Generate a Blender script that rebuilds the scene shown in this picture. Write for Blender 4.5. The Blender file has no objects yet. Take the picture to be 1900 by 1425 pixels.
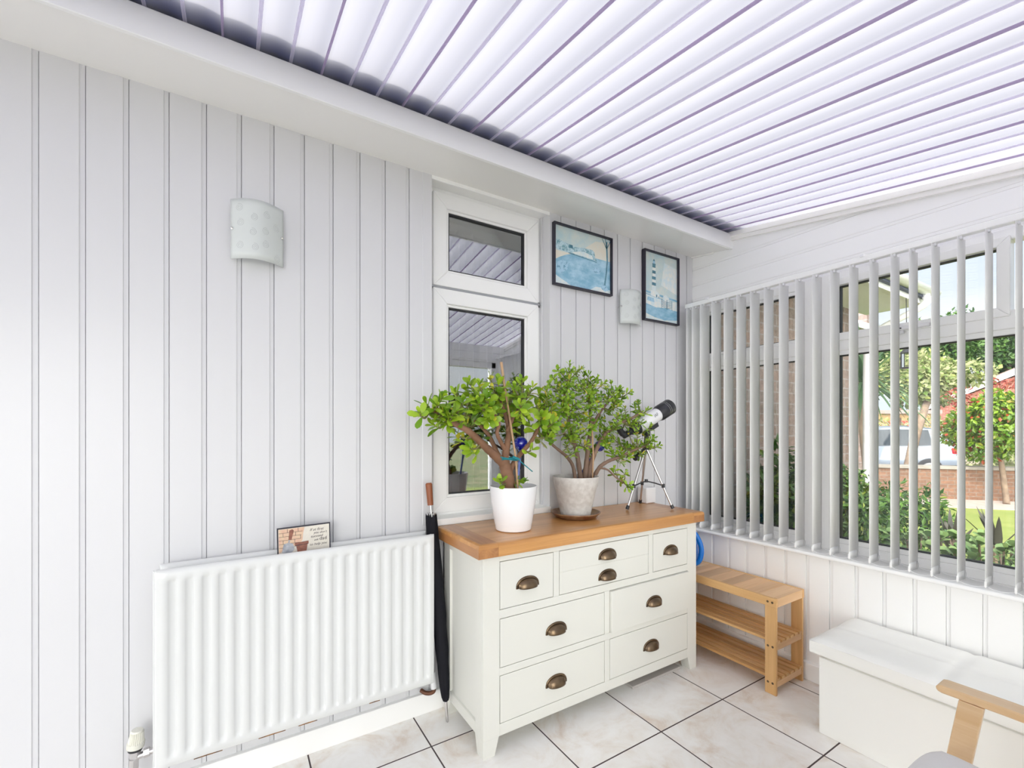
import bpy, bmesh, math, random
import numpy as np
from mathutils import Vector, Matrix
random.seed(7)
rng = np.random.default_rng(11)
SC = bpy.context.scene
COL = SC.collection
PI = math.pi

# ------------------------------------------------------------------ camera
YAW = math.radians(58.152)
FPX, HZ, CAMH = 831.4, 796.3, 1.2
cam_d = bpy.data.cameras.new('camera')
cam_d.sensor_width = 36.0
cam_d.lens = FPX / 1900.0 * 36.0
cam_d.shift_y = (HZ - 712.5) / 1900.0
cam_d.clip_start = 0.02
cam_d.clip_end = 300
cam = bpy.data.objects.new('camera', cam_d)
COL.objects.link(cam)
cam.location = (0, 0, CAMH)
cam.rotation_euler = (PI / 2, 0, YAW - PI / 2)
SC.camera = cam
FW = Vector((math.cos(YAW), math.sin(YAW), 0))
RT = Vector((math.sin(YAW), -math.cos(YAW), 0))


def ray(u, v):
    return FW + RT * ((u - 950) / FPX) + Vector((0, 0, (HZ - v) / FPX))


def aty(u, v, y):
    d = ray(u, v)
    return d * (y / d.y) + Vector((0, 0, CAMH))


def atd(u, v, depth):
    return ray(u, v) * depth + Vector((0, 0, CAMH))


# ------------------------------------------------------------------ world, sun, exposure
SC.view_settings.view_transform = 'Standard'
SC.view_settings.look = 'None'
SC.view_settings.gamma = 1.0
SC.view_settings.use_curve_mapping = False
SC.view_settings.exposure = 0.42
SC.cycles.use_denoising = True
SC.cycles.max_bounces = 14
SC.cycles.diffuse_bounces = 7
SC.cycles.glossy_bounces = 5
SC.cycles.transmission_bounces = 8
SC.cycles.transparent_max_bounces = 24
SC.cycles.caustics_reflective = False
SC.cycles.caustics_refractive = False
SC.cycles.sample_clamp_indirect = 6.0

SKY_LOW, SKY_FILL = 0.88, 7.2
world = bpy.data.worlds.new('sky')
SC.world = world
world.use_nodes = True
wn = world.node_tree
wn.nodes.clear()
w_out = wn.nodes.new('ShaderNodeOutputWorld')
w_bg = wn.nodes.new('ShaderNodeBackground')
w_tc = wn.nodes.new('ShaderNodeTexCoord')
w_sep = wn.nodes.new('ShaderNodeSeparateXYZ')
w_ramp = wn.nodes.new('ShaderNodeValToRGB')
w_noise = wn.nodes.new('ShaderNodeTexNoise')
w_cr = wn.nodes.new('ShaderNodeValToRGB')
w_mix = wn.nodes.new('ShaderNodeMix')
w_mix.data_type = 'RGBA'
w_map = wn.nodes.new('ShaderNodeMapping')
w_map.inputs['Scale'].default_value = (1, 1, 3.0)
w_noise.inputs['Scale'].default_value = 2.2
w_noise.inputs['Detail'].default_value = 6
w_ramp.color_ramp.elements[0].position = 0.0
w_ramp.color_ramp.elements[0].color = (0.80, 0.89, 1.0, 1)
w_ramp.color_ramp.elements[1].position = 0.7
w_ramp.color_ramp.elements[1].color = (0.42, 0.60, 0.92, 1)
w_cr.color_ramp.elements[0].position = 0.36
w_cr.color_ramp.elements[1].position = 0.66
wn.links.new(w_tc.outputs['Generated'], w_sep.inputs[0])
wn.links.new(w_sep.outputs['Z'], w_ramp.inputs[0])
wn.links.new(w_tc.outputs['Generated'], w_map.inputs[0])
wn.links.new(w_map.outputs[0], w_noise.inputs['Vector'])
wn.links.new(w_noise.outputs[0], w_cr.inputs[0])
wn.links.new(w_cr.outputs[0], w_mix.inputs['Factor'])
wn.links.new(w_ramp.outputs[0], w_mix.inputs['A'])
w_mix.inputs['B'].default_value = (0.97, 0.98, 1.0, 1)
# bright glow added to the unseen sky behind the camera, fills the room
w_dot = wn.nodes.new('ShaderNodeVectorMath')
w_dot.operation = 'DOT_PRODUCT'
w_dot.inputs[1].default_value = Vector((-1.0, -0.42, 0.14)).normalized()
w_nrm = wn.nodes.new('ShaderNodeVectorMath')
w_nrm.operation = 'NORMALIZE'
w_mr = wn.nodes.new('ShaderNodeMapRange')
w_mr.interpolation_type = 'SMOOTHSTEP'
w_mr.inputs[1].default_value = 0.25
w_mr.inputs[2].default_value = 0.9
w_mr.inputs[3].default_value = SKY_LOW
w_mr.inputs[4].default_value = SKY_FILL
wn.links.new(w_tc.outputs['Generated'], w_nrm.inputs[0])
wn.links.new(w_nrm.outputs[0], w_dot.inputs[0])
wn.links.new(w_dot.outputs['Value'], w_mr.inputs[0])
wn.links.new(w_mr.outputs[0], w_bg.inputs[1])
w_warm = wn.nodes.new('ShaderNodeMix')
w_warm.data_type = 'RGBA'
w_wr = wn.nodes.new('ShaderNodeMapRange')
w_wr.inputs[1].default_value = 0.0
w_wr.inputs[2].default_value = 0.6
wn.links.new(w_dot.outputs['Value'], w_wr.inputs[0])
wn.links.new(w_wr.outputs[0], w_warm.inputs['Factor'])
wn.links.new(w_mix.outputs['Result'], w_warm.inputs['A'])
w_warm.inputs['B'].default_value = (1.0, 0.985, 0.965, 1)
wn.links.new(w_warm.outputs['Result'], w_bg.inputs[0])
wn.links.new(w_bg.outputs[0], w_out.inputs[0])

sun_d = bpy.data.lights.new('sun', 'SUN')
sun_d.energy = 2.2
sun_d.color = (1.0, 0.95, 0.89)
sun_d.angle = math.radians(1.0)
sun = bpy.data.objects.new('sun', sun_d)
COL.objects.link(sun)
sun.rotation_euler = Vector((0.62, 0.16, -0.77)).to_track_quat('-Z', 'Y').to_euler()


# ------------------------------------------------------------------ materials
def mat_base(name):
    m = bpy.data.materials.new(name)
    m.use_nodes = True
    return m, m.node_tree.nodes, m.node_tree.links, m.node_tree.nodes['Principled BSDF']


def mat(name, col, rough=0.5, metal=0.0, spec=0.5, bump=None, coat=0.0, var=None):
    m, N, L, b = mat_base(name)
    b.inputs['Base Color'].default_value = (*col, 1)
    b.inputs['Roughness'].default_value = rough
    b.inputs['Metallic'].default_value = metal
    b.inputs['Specular IOR Level'].default_value = spec
    b.inputs['Coat Weight'].default_value = coat
    tc = N.new('ShaderNodeTexCoord')
    if var:
        n = N.new('ShaderNodeTexNoise')
        n.inputs['Scale'].default_value = var[0]
        n.inputs['Detail'].default_value = 4
        r = N.new('ShaderNodeMix')
        r.data_type = 'RGBA'
        r.inputs['A'].default_value = (*col, 1)
        r.inputs['B'].default_value = (*var[1], 1)
        L.new(tc.outputs['Object'], n.inputs['Vector'])
        cr = N.new('ShaderNodeMapRange')
        cr.inputs[1].default_value = 0.35
        cr.inputs[2].default_value = 0.65
        L.new(n.outputs[0], cr.inputs[0])
        L.new(cr.outputs[0], r.inputs['Factor'])
        L.new(r.outputs['Result'], b.inputs['Base Color'])
    if bump:
        n = N.new('ShaderNodeTexNoise')
        n.inputs['Scale'].default_value = bump[0]
        bp = N.new('ShaderNodeBump')
        bp.inputs['Strength'].default_value = bump[1]
        bp.inputs['Distance'].default_value = 0.002
        L.new(tc.outputs['Object'], n.inputs['Vector'])
        L.new(n.outputs[0], bp.inputs['Height'])
        L.new(bp.outputs[0], b.inputs['Normal'])
    return m


def wood(name, c1, c2, axis, scale=14, rough=0.4, streak=0.06, coat=0.0, island=0.12):
    m, N, L, b = mat_base(name)
    tc = N.new('ShaderNodeTexCoord')
    mp = N.new('ShaderNodeMapping')
    s = [1.0, 1.0, 1.0]
    s[axis] = streak
    mp.inputs['Scale'].default_value = s
    geo = N.new('ShaderNodeNewGeometry')
    add = N.new('ShaderNodeVectorMath')
    add.operation = 'ADD'
    sc = N.new('ShaderNodeVectorMath')
    sc.operation = 'SCALE'
    sc.inputs['Scale'].default_value = 7.0
    comb = N.new('ShaderNodeCombineXYZ')
    for i in range(3):
        L.new(geo.outputs['Random Per Island'], comb.inputs[i])
    L.new(comb.outputs[0], sc.inputs[0])
    L.new(tc.outputs['Object'], mp.inputs[0])
    L.new(mp.outputs[0], add.inputs[0])
    L.new(sc.outputs[0], add.inputs[1])
    n = N.new('ShaderNodeTexNoise')
    n.inputs['Scale'].default_value = scale
    n.inputs['Detail'].default_value = 6
    n.inputs['Roughness'].default_value = 0.65
    n.inputs['Distortion'].default_value = 0.5
    L.new(add.outputs[0], n.inputs['Vector'])
    cr = N.new('ShaderNodeValToRGB')
    cr.color_ramp.elements[0].position = 0.32
    cr.color_ramp.elements[0].color = (*c1, 1)
    cr.color_ramp.elements[1].position = 0.68
    cr.color_ramp.elements[1].color = (*c2, 1)
    L.new(n.outputs[0], cr.inputs[0])
    hsv = N.new('ShaderNodeHueSaturation')
    mr = N.new('ShaderNodeMapRange')
    mr.inputs[3].default_value = 1 - island
    mr.inputs[4].default_value = 1 + island
    L.new(geo.outputs['Random Per Island'], mr.inputs[0])
    L.new(mr.outputs[0], hsv.inputs['Value'])
    L.new(cr.outputs[0], hsv.inputs['Color'])
    L.new(hsv.outputs[0], b.inputs['Base Color'])
    b.inputs['Roughness'].default_value = rough
    b.inputs['Coat Weight'].default_value = coat
    bp = N.new('ShaderNodeBump')
    bp.inputs['Strength'].default_value = 0.15
    bp.inputs['Distance'].default_value = 0.001
    L.new(n.outputs[0], bp.inputs['Height'])
    L.new(bp.outputs[0], b.inputs['Normal'])
    return m


def leafmat(name, c1, c2, c3=None, trans=0.25, rough=0.35, p3=0.93):
    m, N, L, b = mat_base(name)
    geo = N.new('ShaderNodeNewGeometry')
    cr = N.new('ShaderNodeValToRGB')
    cr.color_ramp.elements[0].color = (*c1, 1)
    cr.color_ramp.elements[1].color = (*c2, 1)
    cr.color_ramp.elements[1].position = 0.9 if c3 else 1.0
    if c3:
        e = cr.color_ramp.elements.new(p3)
        e.color = (*c3, 1)
    L.new(geo.outputs['Random Per Island'], cr.inputs[0])
    L.new(cr.outputs[0], b.inputs['Base Color'])
    b.inputs['Roughness'].default_value = rough
    t = N.new('ShaderNodeBsdfTranslucent')
    L.new(cr.outputs[0], t.inputs['Color'])
    mx = N.new('ShaderNodeMixShader')
    mx.inputs[0].default_value = trans
    L.new(b.outputs[0], mx.inputs[1])
    L.new(t.outputs[0], mx.inputs[2])
    L.new(mx.outputs[0], N['Material Output'].inputs[0])
    return m


def glassmat(name, refl, tint=(1, 1, 1)):
    m = bpy.data.materials.new(name)
    m.use_nodes = True
    N, L = m.node_tree.nodes, m.node_tree.links
    N.clear()
    o = N.new('ShaderNodeOutputMaterial')
    t = N.new('ShaderNodeBsdfTransparent')
    t.inputs[0].default_value = (*tint, 1)
    g = N.new('ShaderNodeBsdfGlossy')
    g.inputs['Roughness'].default_value = 0.0
    g.inputs[0].default_value = (0.95, 0.97, 1, 1)
    fr = N.new('ShaderNodeFresnel')
    fr.inputs[0].default_value = 1.5
    mu = N.new('ShaderNodeMath')
    mu.operation = 'MULTIPLY'
    mu.use_clamp = True
    mu.inputs[1].default_value = refl
    L.new(fr.outputs[0], mu.inputs[0])
    mx = N.new('ShaderNodeMixShader')
    L.new(mu.outputs[0], mx.inputs[0])
    L.new(t.outputs[0], mx.inputs[1])
    L.new(g.outputs[0], mx.inputs[2])
    L.new(mx.outputs[0], o.inputs[0])
    return m


def sheetmat(name, col, tcol, trans, rough=0.25):
    m, N, L, b = mat_base(name)
    b.inputs['Base Color'].default_value = (*col, 1)
    b.inputs['Roughness'].default_value = rough
    t = N.new('ShaderNodeBsdfTranslucent')
    t.inputs[0].default_value = (*tcol, 1)
    tc = N.new('ShaderNodeTexCoord')
    mp = N.new('ShaderNodeMapping')
    mp.inputs['Scale'].default_value = (9, 0.35, 1)
    n = N.new('ShaderNodeTexNoise')
    n.inputs['Scale'].default_value = 2.0
    n.inputs['Detail'].default_value = 3
    L.new(tc.outputs['Object'], mp.inputs[0])
    L.new(mp.outputs[0], n.inputs['Vector'])
    mr = N.new('ShaderNodeMapRange')
    mr.inputs[1].default_value = 0.3
    mr.inputs[2].default_value = 0.7
    mr.inputs[3].default_value = 0.93
    mr.inputs[4].default_value = 1.0
    L.new(n.outputs[0], mr.inputs[0])
    hs = N.new('ShaderNodeHueSaturation')
    hs.inputs['Color'].default_value = (*tcol, 1)
    L.new(mr.outputs[0], hs.inputs['Value'])
    L.new(hs.outputs[0], t.inputs[0])
    mx = N.new('ShaderNodeMixShader')
    mx.inputs[0].default_value = trans
    L.new(b.outputs[0], mx.inputs[1])
    L.new(t.outputs[0], mx.inputs[2])
    L.new(mx.outputs[0], N['Material Output'].inputs[0])
    return m


M = {}
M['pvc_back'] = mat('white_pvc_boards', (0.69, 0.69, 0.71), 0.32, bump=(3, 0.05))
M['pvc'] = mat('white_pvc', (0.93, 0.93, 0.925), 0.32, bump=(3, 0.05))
M['pvc_soffit'] = mat('soffit_pvc', (0.92, 0.91, 0.885), 0.22)
M['upvc'] = mat('upvc_frame', (0.92, 0.92, 0.915), 0.25)
M['gasket'] = mat('black_gasket', (0.03, 0.03, 0.035), 0.6)
M['gasket_g'] = mat('grey_gasket', (0.35, 0.36, 0.38), 0.6)
M['glass'] = glassmat('window_glass', 0.9, (0.97, 0.98, 0.97))
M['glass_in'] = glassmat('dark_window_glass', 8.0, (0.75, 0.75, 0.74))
M['roof'] = sheetmat('opal_roof_sheet', (0.05, 0.09, 0.62), (0.305, 0.303, 0.318), 0.85)
M['rib'] = sheetmat('roof_rib', (0.80, 0.78, 0.86), (0.90, 0.87, 0.96), 0.90)
M['ribd'] = sheetmat('roof_rib_dark', (0.40, 0.34, 0.46), (0.78, 0.70, 0.86), 0.75)
M['metal_w'] = mat('white_enamel', (0.70, 0.71, 0.71), 0.25)
M['cream'] = mat('cream_paint', (0.735, 0.735, 0.685), 0.38, bump=(60, 0.04))
M['gapd'] = mat('gap_shade', (0.10, 0.09, 0.08), 0.9)
M['oak'] = wood('honey_oak', (0.42, 0.18, 0.05), (0.68, 0.35, 0.12), 0, 16, 0.32, 0.05, 0.25, 0.05)
M['oak_end'] = wood('oak_breadboard', (0.32, 0.13, 0.045), (0.56, 0.27, 0.10), 1, 16, 0.34, 0.06, 0.25, 0.05)
M['bamboo'] = wood('bamboo', (0.55, 0.29, 0.10), (0.78, 0.49, 0.22), 1, 20, 0.42, 0.05, 0, 0.08)
M['bamboo_x'] = wood('bamboo_crosswise', (0.58, 0.33, 0.15), (0.80, 0.54, 0.31), 0, 20, 0.42, 0.05, 0, 0.2)
M['birch'] = wood('birch', (0.74, 0.48, 0.24), (0.88, 0.66, 0.42), 1, 22, 0.35, 0.05, 0.2, 0.04)
M['brass'] = mat('aged_bronze', (0.20, 0.14, 0.085), 0.33, 0.9, var=(30, (0.13, 0.09, 0.06)))
M['chrome'] = mat('chrome', (0.75, 0.75, 0.76), 0.15, 1.0)
M['alu'] = mat('aluminium', (0.62, 0.60, 0.60), 0.3, 0.9)
M['blk'] = mat('black_plastic', (0.025, 0.025, 0.03), 0.35)
M['blkcloth'] = mat('black_nylon', (0.010, 0.010, 0.014), 0.8, spec=0.2, bump=(40, 0.3))
M['brownwood'] = mat('brown_stitched_leather', (0.26, 0.075, 0.025), 0.4)
M['leather_w'] = mat('white_faux_leather', (0.93, 0.93, 0.90), 0.42, bump=(25, 0.12))
M['fabric_g'] = mat('grey_fabric', (0.86, 0.85, 0.85), 0.9, bump=(160, 0.4))
M['pot_w'] = mat('white_glazed_pot', (0.86, 0.86, 0.88), 0.22)
M['pot_g'] = mat('grey_speckled_pot', (0.68, 0.66, 0.63), 0.65, var=(45, (0.56, 0.53, 0.50)))
M['terra'] = mat('brown_saucer', (0.16, 0.055, 0.025), 0.35, var=(22, (0.33, 0.21, 0.12)))
M['soil'] = mat('soil', (0.05, 0.022, 0.015), 0.95, bump=(60, 1))
M['bark'] = mat('jade_bark', (0.30, 0.155, 0.09), 0.7, bump=(50, 0.5), var=(12, (0.20, 0.10, 0.055)))
M['bark2'] = mat('grey_jade_bark', (0.25, 0.16, 0.11), 0.75, bump=(50, 0.5), var=(14, (0.16, 0.10, 0.07)))
M['jade'] = leafmat('jade_leaf', (0.15, 0.33, 0.015), (0.50, 0.70, 0.05), (0.80, 0.74, 0.07), 0.25, 0.28, 0.975)
M['jade2'] = leafmat('small_jade_leaf', (0.14, 0.31, 0.018), (0.46, 0.68, 0.06), (0.66, 0.55, 0.05), 0.25, 0.28, 0.98)
M['cane'] = mat('bamboo_cane', (0.52, 0.33, 0.19), 0.6)
M['tie'] = mat('teal_twine', (0.01, 0.22, 0.26), 0.7)
M['slat'] = sheetmat('blind_fabric', (0.98, 0.98, 0.975), (0.99, 0.99, 0.985), 0.5, 0.8)
M['lampglass'] = sheetmat('frosted_glass', (0.80, 0.83, 0.82), (0.9, 0.93, 0.92), 0.3, 0.3)
M['etch'] = mat('etched_line', (0.56, 0.58, 0.58), 0.6)
M['frame_b'] = mat('black_frame', (0.022, 0.02, 0.035), 0.4)
M['can'] = mat('blue_plastic', (0.005, 0.17, 0.62), 0.25)
M['white'] = mat('white_plastic', (0.85, 0.85, 0.87), 0.35)
M['ribn'] = mat('thermostat_white', (0.75, 0.74, 0.66), 0.45)
M['copper'] = mat('old_pipe', (0.16, 0.07, 0.04), 0.5, 0.5)
M['matg'] = mat('grey_board', (0.50, 0.47, 0.45), 0.8)
M['bglass'] = None
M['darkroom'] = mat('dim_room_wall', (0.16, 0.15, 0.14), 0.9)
M['rust'] = mat('rust', (0.36, 0.17, 0.05), 0.9, var=(40, (0.10, 0.06, 0.04)))


# ------------------------------------------------------------------ mesh building
class MB:
    def __init__(s):
        s.v, s.f, s.m = [], [], []

    def add(s, vs, fs, mi=0):
        o = len(s.v)
        s.v.extend([tuple(map(float, p)) for p in vs])
        s.f.extend([tuple(i + o for i in f) for f in fs])
        s.m.extend([mi] * len(fs))
        return s

    def box(s, x0, x1, y0, y1, z0, z1, mi=0):
        return s.add([(x0, y0, z0), (x1, y0, z0), (x1, y1, z0), (x0, y1, z0), (x0, y0, z1), (x1, y0, z1), (x1, y1, z1), (x0, y1, z1)],
                     [(0, 3, 2, 1), (4, 5, 6, 7), (0, 1, 5, 4), (1, 2, 6, 5), (2, 3, 7, 6), (3, 0, 4, 7)], mi)

    def hexa(s, pts, mi=0):
        return s.add(pts, [(0, 3, 2, 1), (4, 5, 6, 7), (0, 1, 5, 4), (1, 2, 6, 5), (2, 3, 7, 6), (3, 0, 4, 7)], mi)

    def prism(s, prof, axis, a, b, mi=0):
        """prof: closed 2D outline; axis 'x','y','z' is the extrusion axis; other two coords in xyz order."""
        n = len(prof)
        vs = []
        for t in (a, b):
            for p, q in prof:
                vs.append({'x': (t, p, q), 'y': (p, t, q), 'z': (p, q, t)}[axis])
        fs = [tuple(range(n)), tuple(range(2 * n - 1, n - 1, -1))]
        for i in range(n):
            j = (i + 1) % n
            fs.append((i, n + i, n + j, j))
        return s.add(vs, fs, mi)

    def strip(s, prof, axis, a, b, mi=0):
        n = len(prof)
        vs = []
        for t in (a, b):
            for p, q in prof:
                vs.append({'x': (t, p, q), 'y': (p, t, q), 'z': (p, q, t)}[axis])
        return s.add(vs, [(i, i + 1, n + i + 1, n + i) for i in range(n - 1)], mi)

    def lathe(s, prof, c=(0, 0, 0), n=48, mi=0, closed=False):
        vs, fs = [], []
        for r, z in prof:
            for k in range(n):
                a = 2 * PI * k / n
                vs.append((c[0] + r * math.cos(a), c[1] + r * math.sin(a), c[2] + z))
        m = len(prof)
        for i in range(m - 1 + (1 if closed else 0)):
            for k in range(n):
                k2 = (k + 1) % n
                i2 = (i + 1) % m
                fs.append((i * n + k, i * n + k2, i2 * n + k2, i2 * n + k))
        if not closed:
            if prof[0][0] > 1e-6:
                fs.append(tuple(range(n - 1, -1, -1)))
            if prof[-1][0] > 1e-6:
                fs.append(tuple((m - 1) * n + k for k in range(n)))
        return s.add(vs, fs, mi)

    def tube(s, pts, r, n=10, mi=0, cap=True, flat=1.0):
        pts = [Vector(p) for p in pts]
        rs = r if isinstance(r, (list, tuple)) else [r] * len(pts)
        vs, fs = [], []
        up = None
        for i, p in enumerate(pts):
            t = (pts[min(i + 1, len(pts) - 1)] - pts[max(i - 1, 0)]).normalized()
            if up is None:
                up = Vector((0, 0, 1)) if abs(t.z) < 0.9 else Vector((1, 0, 0))
            a = t.cross(up).normalized()
            b = a.cross(t).normalized()
            up = b
            for k in range(n):
                th = 2 * PI * k / n
                vs.append(p + (a * math.cos(th) + b * math.sin(th) * flat) * rs[i])
        for i in range(len(pts) - 1):
            for k in range(n):
                k2 = (k + 1) % n
                fs.append((i * n + k, i * n + k2, (i + 1) * n + k2, (i + 1) * n + k))
        if cap:
            fs.append(tuple(range(n - 1, -1, -1)))
            fs.append(tuple((len(pts) - 1) * n + k for k in range(n)))
        return s.add(vs, fs, mi)

    def grid(s, P, mi=0):
        """P: rows of points"""
        r, c = len(P), len(P[0])
        return s.add([p for row in P for p in row],
                     [(i * c + j, i * c + j + 1, (i + 1) * c + j + 1, (i + 1) * c + j) for i in range(r - 1) for j in range(c - 1)], mi)

    def build(s, name, mats, parent=None, bevel=0, smooth=True, angle=35, solid=0, seg=2, fix=True):
        me = bpy.data.meshes.new(name)
        off = ORI.get(parent.name, Vector((0, 0, 0))) if parent else Vector((0, 0, 0))
        me.from_pydata([(v[0] - off.x, v[1] - off.y, v[2] - off.z) for v in s.v], [], s.f)
        mats = mats if isinstance(mats, (list, tuple)) else [mats]
        for m_ in mats:
            me.materials.append(m_)
        if max(s.m) > 0:
            me.polygons.foreach_set('material_index', s.m)
        if fix:
            bm = bmesh.new()
            bm.from_mesh(me)
            bmesh.ops.recalc_face_normals(bm, faces=bm.faces)
            bm.to_mesh(me)
            bm.free()
        if smooth:
            me.polygons.foreach_set('use_smooth', [True] * len(me.polygons))
            me.set_sharp_from_angle(angle=math.radians(angle))
        me.update()
        o = bpy.data.objects.new(name, me)
        COL.objects.link(o)
        if parent:
            o.parent = parent
        ORI[o.name] = off.copy()
        if solid:
            md = o.modifiers.new('solid', 'SOLIDIFY')
            md.thickness = solid
            md.offset = 0
        if bevel:
            md = o.modifiers.new('bevel', 'BEVEL')
            md.width = bevel
            md.segments = seg
            md.limit_method = 'ANGLE'
            md.angle_limit = math.radians(40)
        return o


ORI = {}


def thing(name, label, cat, loc, group=None):
    o = bpy.data.objects.new(name, None)
    COL.objects.link(o)
    o.empty_display_size = 0.05
    o.location = loc
    ORI[o.name] = Vector(loc)
    return tag(o, label, cat, group)


def tag(o, label=None, cat=None, group=None, kind=None):
    if label:
        o['label'] = label
    if cat:
        o['category'] = cat
    if group:
        o['group'] = group
    if kind:
        o['kind'] = kind
    return o


def struct(name, mb, m, parent=None, **k):
    o = mb.build(name, m, parent, **k)
    if not parent:
        o['kind'] = 'structure'
    return o


def struct_root(name, loc):
    o = bpy.data.objects.new(name, None)
    COL.objects.link(o)
    o.location = loc
    ORI[o.name] = Vector(loc)
    o['kind'] = 'structure'
    return o


def copy_tree(o, dx, parent=None):
    c = o.copy()
    COL.objects.link(c)
    if parent:
        c.parent = parent
    else:
        c.location = Vector(o.location) + Vector(dx)
    for ch in list(o.children):
        copy_tree(ch, dx, c)
    return c


def curve_pts(pts, n=8):
    """Catmull-Rom through points"""
    P = [Vector(p) for p in pts]
    P = [P[0] * 2 - P[1]] + P + [P[-1] * 2 - P[-2]]
    out = []
    for i in range(1, len(P) - 2):
        for k in range(n):
            t = k / n
            a, b, c, d = P[i - 1], P[i], P[i + 1], P[i + 2]
            out.append(0.5 * ((2 * b) + (c - a) * t + (2 * a - 5 * b + 4 * c - d) * t * t + (3 * b - a - 3 * c + d) * t ** 3))
    out.append(P[-2])
    return out


def lerp_list(a, n):
    m = len(a) - 1
    return [a[min(int(i * m / (n - 1)), m - 1)] * (1 - (i * m / (n - 1) - min(int(i * m / (n - 1)), m - 1))) + a[min(int(i * m / (n - 1)), m - 1) + 1] * (i * m / (n - 1) - min(int(i * m / (n - 1)), m - 1)) for i in range(n)]


WY = 1.814          # face of the back wall
XU = 2.475          # face of the right wall above the sill
XL = 2.345          # face of the right wall below the sill
SL = 0.145          # roof slope


def roofz(y):
    return 2.343 - SL * (1.55 - y)


# ------------------------------------------------------------------ room shell
# floor with square tiles
fl, N, L, b = mat_base('floor_tiles')
tc = N.new('ShaderNodeTexCoord')
sep = N.new('ShaderNodeSeparateXYZ')
L.new(tc.outputs['Object'], sep.inputs[0])


def mnode(N, L, op, a, bb=None, clamp=False):
    n = N.new('ShaderNodeMath')
    n.operation = op
    n.use_clamp = clamp
    for i, q in enumerate((a, bb)):
        if q is None:
            continue
        if isinstance(q, (int, float)):
            n.inputs[i].default_value = q
        else:
            L.new(q, n.inputs[i])
    return n.outputs[0]


T = 0.4026
gx = mnode(N, L, 'DIVIDE', mnode(N, L, 'SUBTRACT', sep.outputs['X'], 0.635 - 20 * T), T)
gy = mnode(N, L, 'DIVIDE', mnode(N, L, 'SUBTRACT', sep.outputs['Y'], 1.5997 - 20 * T), T)
fx = mnode(N, L, 'ABSOLUTE', mnode(N, L, 'SUBTRACT', mnode(N, L, 'FRACT', mnode(N, L, 'ADD', gx, 0.5)), 0.5))
fy = mnode(N, L, 'ABSOLUTE', mnode(N, L, 'SUBTRACT', mnode(N, L, 'FRACT', mnode(N, L, 'ADD', gy, 0.5)), 0.5))
dmin = mnode(N, L, 'MINIMUM', fx, fy)
gr = mnode(N, L, 'LESS_THAN', dmin, 0.0068)
comb = N.new('ShaderNodeCombineXYZ')
L.new(mnode(N, L, 'FLOOR', gx), comb.inputs[0])
L.new(mnode(N, L, 'FLOOR', gy), comb.inputs[1])
wnz = N.new('ShaderNodeTexWhiteNoise')
L.new(comb.outputs[0], wnz.inputs['Vector'])
vm = N.new('ShaderNodeVectorMath')
vm.operation = 'MULTIPLY_ADD'
L.new(wnz.outputs['Color'], vm.inputs[0])
vm.inputs[1].default_value = (5, 5, 5)
L.new(tc.outputs['Object'], vm.inputs[2])
n1 = N.new('ShaderNodeTexNoise')
n1.inputs['Scale'].default_value = 5.5
n1.inputs['Detail'].default_value = 8
n1.inputs['Roughness'].default_value = 0.68
n1.inputs['Distortion'].default_value = 0.6
L.new(vm.outputs[0], n1.inputs['Vector'])
cr = N.new('ShaderNodeValToRGB')
cr.color_ramp.elements[0].position = 0.28
cr.color_ramp.elements[0].color = (0.72, 0.61, 0.51, 1)
cr.color_ramp.elements[1].position = 0.62
cr.color_ramp.elements[1].color = (0.93, 0.92, 0.90, 1)
e = cr.color_ramp.elements.new(0.44)
e.color = (0.86, 0.82, 0.77, 1)
e = cr.color_ramp.elements.new(0.52)
e.color = (0.90, 0.88, 0.85, 1)
L.new(n1.outputs[0], cr.inputs[0])
mx = N.new('ShaderNodeMix')
mx.data_type = 'RGBA'
L.new(gr, mx.inputs['Factor'])
L.new(cr.outputs[0], mx.inputs['A'])
mx.inputs['B'].default_value = (0.075, 0.055, 0.055, 1)
L.new(mx.outputs['Result'], b.inputs['Base Color'])
rr = N.new('ShaderNodeMapRange')
rr.inputs[3].default_value = 0.32
rr.inputs[4].default_value = 0.9
L.new(gr, rr.inputs[0])
L.new(rr.outputs[0], b.inputs['Roughness'])
bp = N.new('ShaderNodeBump')
bp.inputs['Strength'].default_value = 0.4
bp.inputs['Distance'].default_value = 0.003
L.new(mnode(N, L, 'SUBTRACT', n1.outputs[0], gr), bp.inputs['Height'])
L.new(bp.outputs[0], b.inputs['Normal'])
M['floor'] = fl
XLEFT, YF = -3.3, -0.32
struct('floor', MB().box(XLEFT - .1, XU + .1, YF - .1, WY + .1, -0.06, 0.0), M['floor'])


def groove_profile(a, b, first, pitch=0.1):
    """Outline across cladding boards: coordinate along wall, depth (0 = face)."""
    pr = [(a, 0.0)]
    k = math.floor((a - first) / pitch) + 1
    while first + k * pitch < b:
        e_ = first + k * pitch
        if e_ - 0.017 > a:
            pr += [(e_ - 0.0165, 0.0), (e_ - 0.0145, 0.0026), (e_ - 0.0035, 0.0034), (e_ - 0.0030, 0.0095), (e_ - 0.0012, 0.0095), (e_ - 0.0008, 0.0)]
        k += 1
    pr.append((b, 0.0))
    return pr


def clad_back(mb, x0, x1, z0, z1):
    mb.strip([(x, WY + d) for x, d in groove_profile(x0, x1, 0.025)], 'z', z0, z1)


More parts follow.
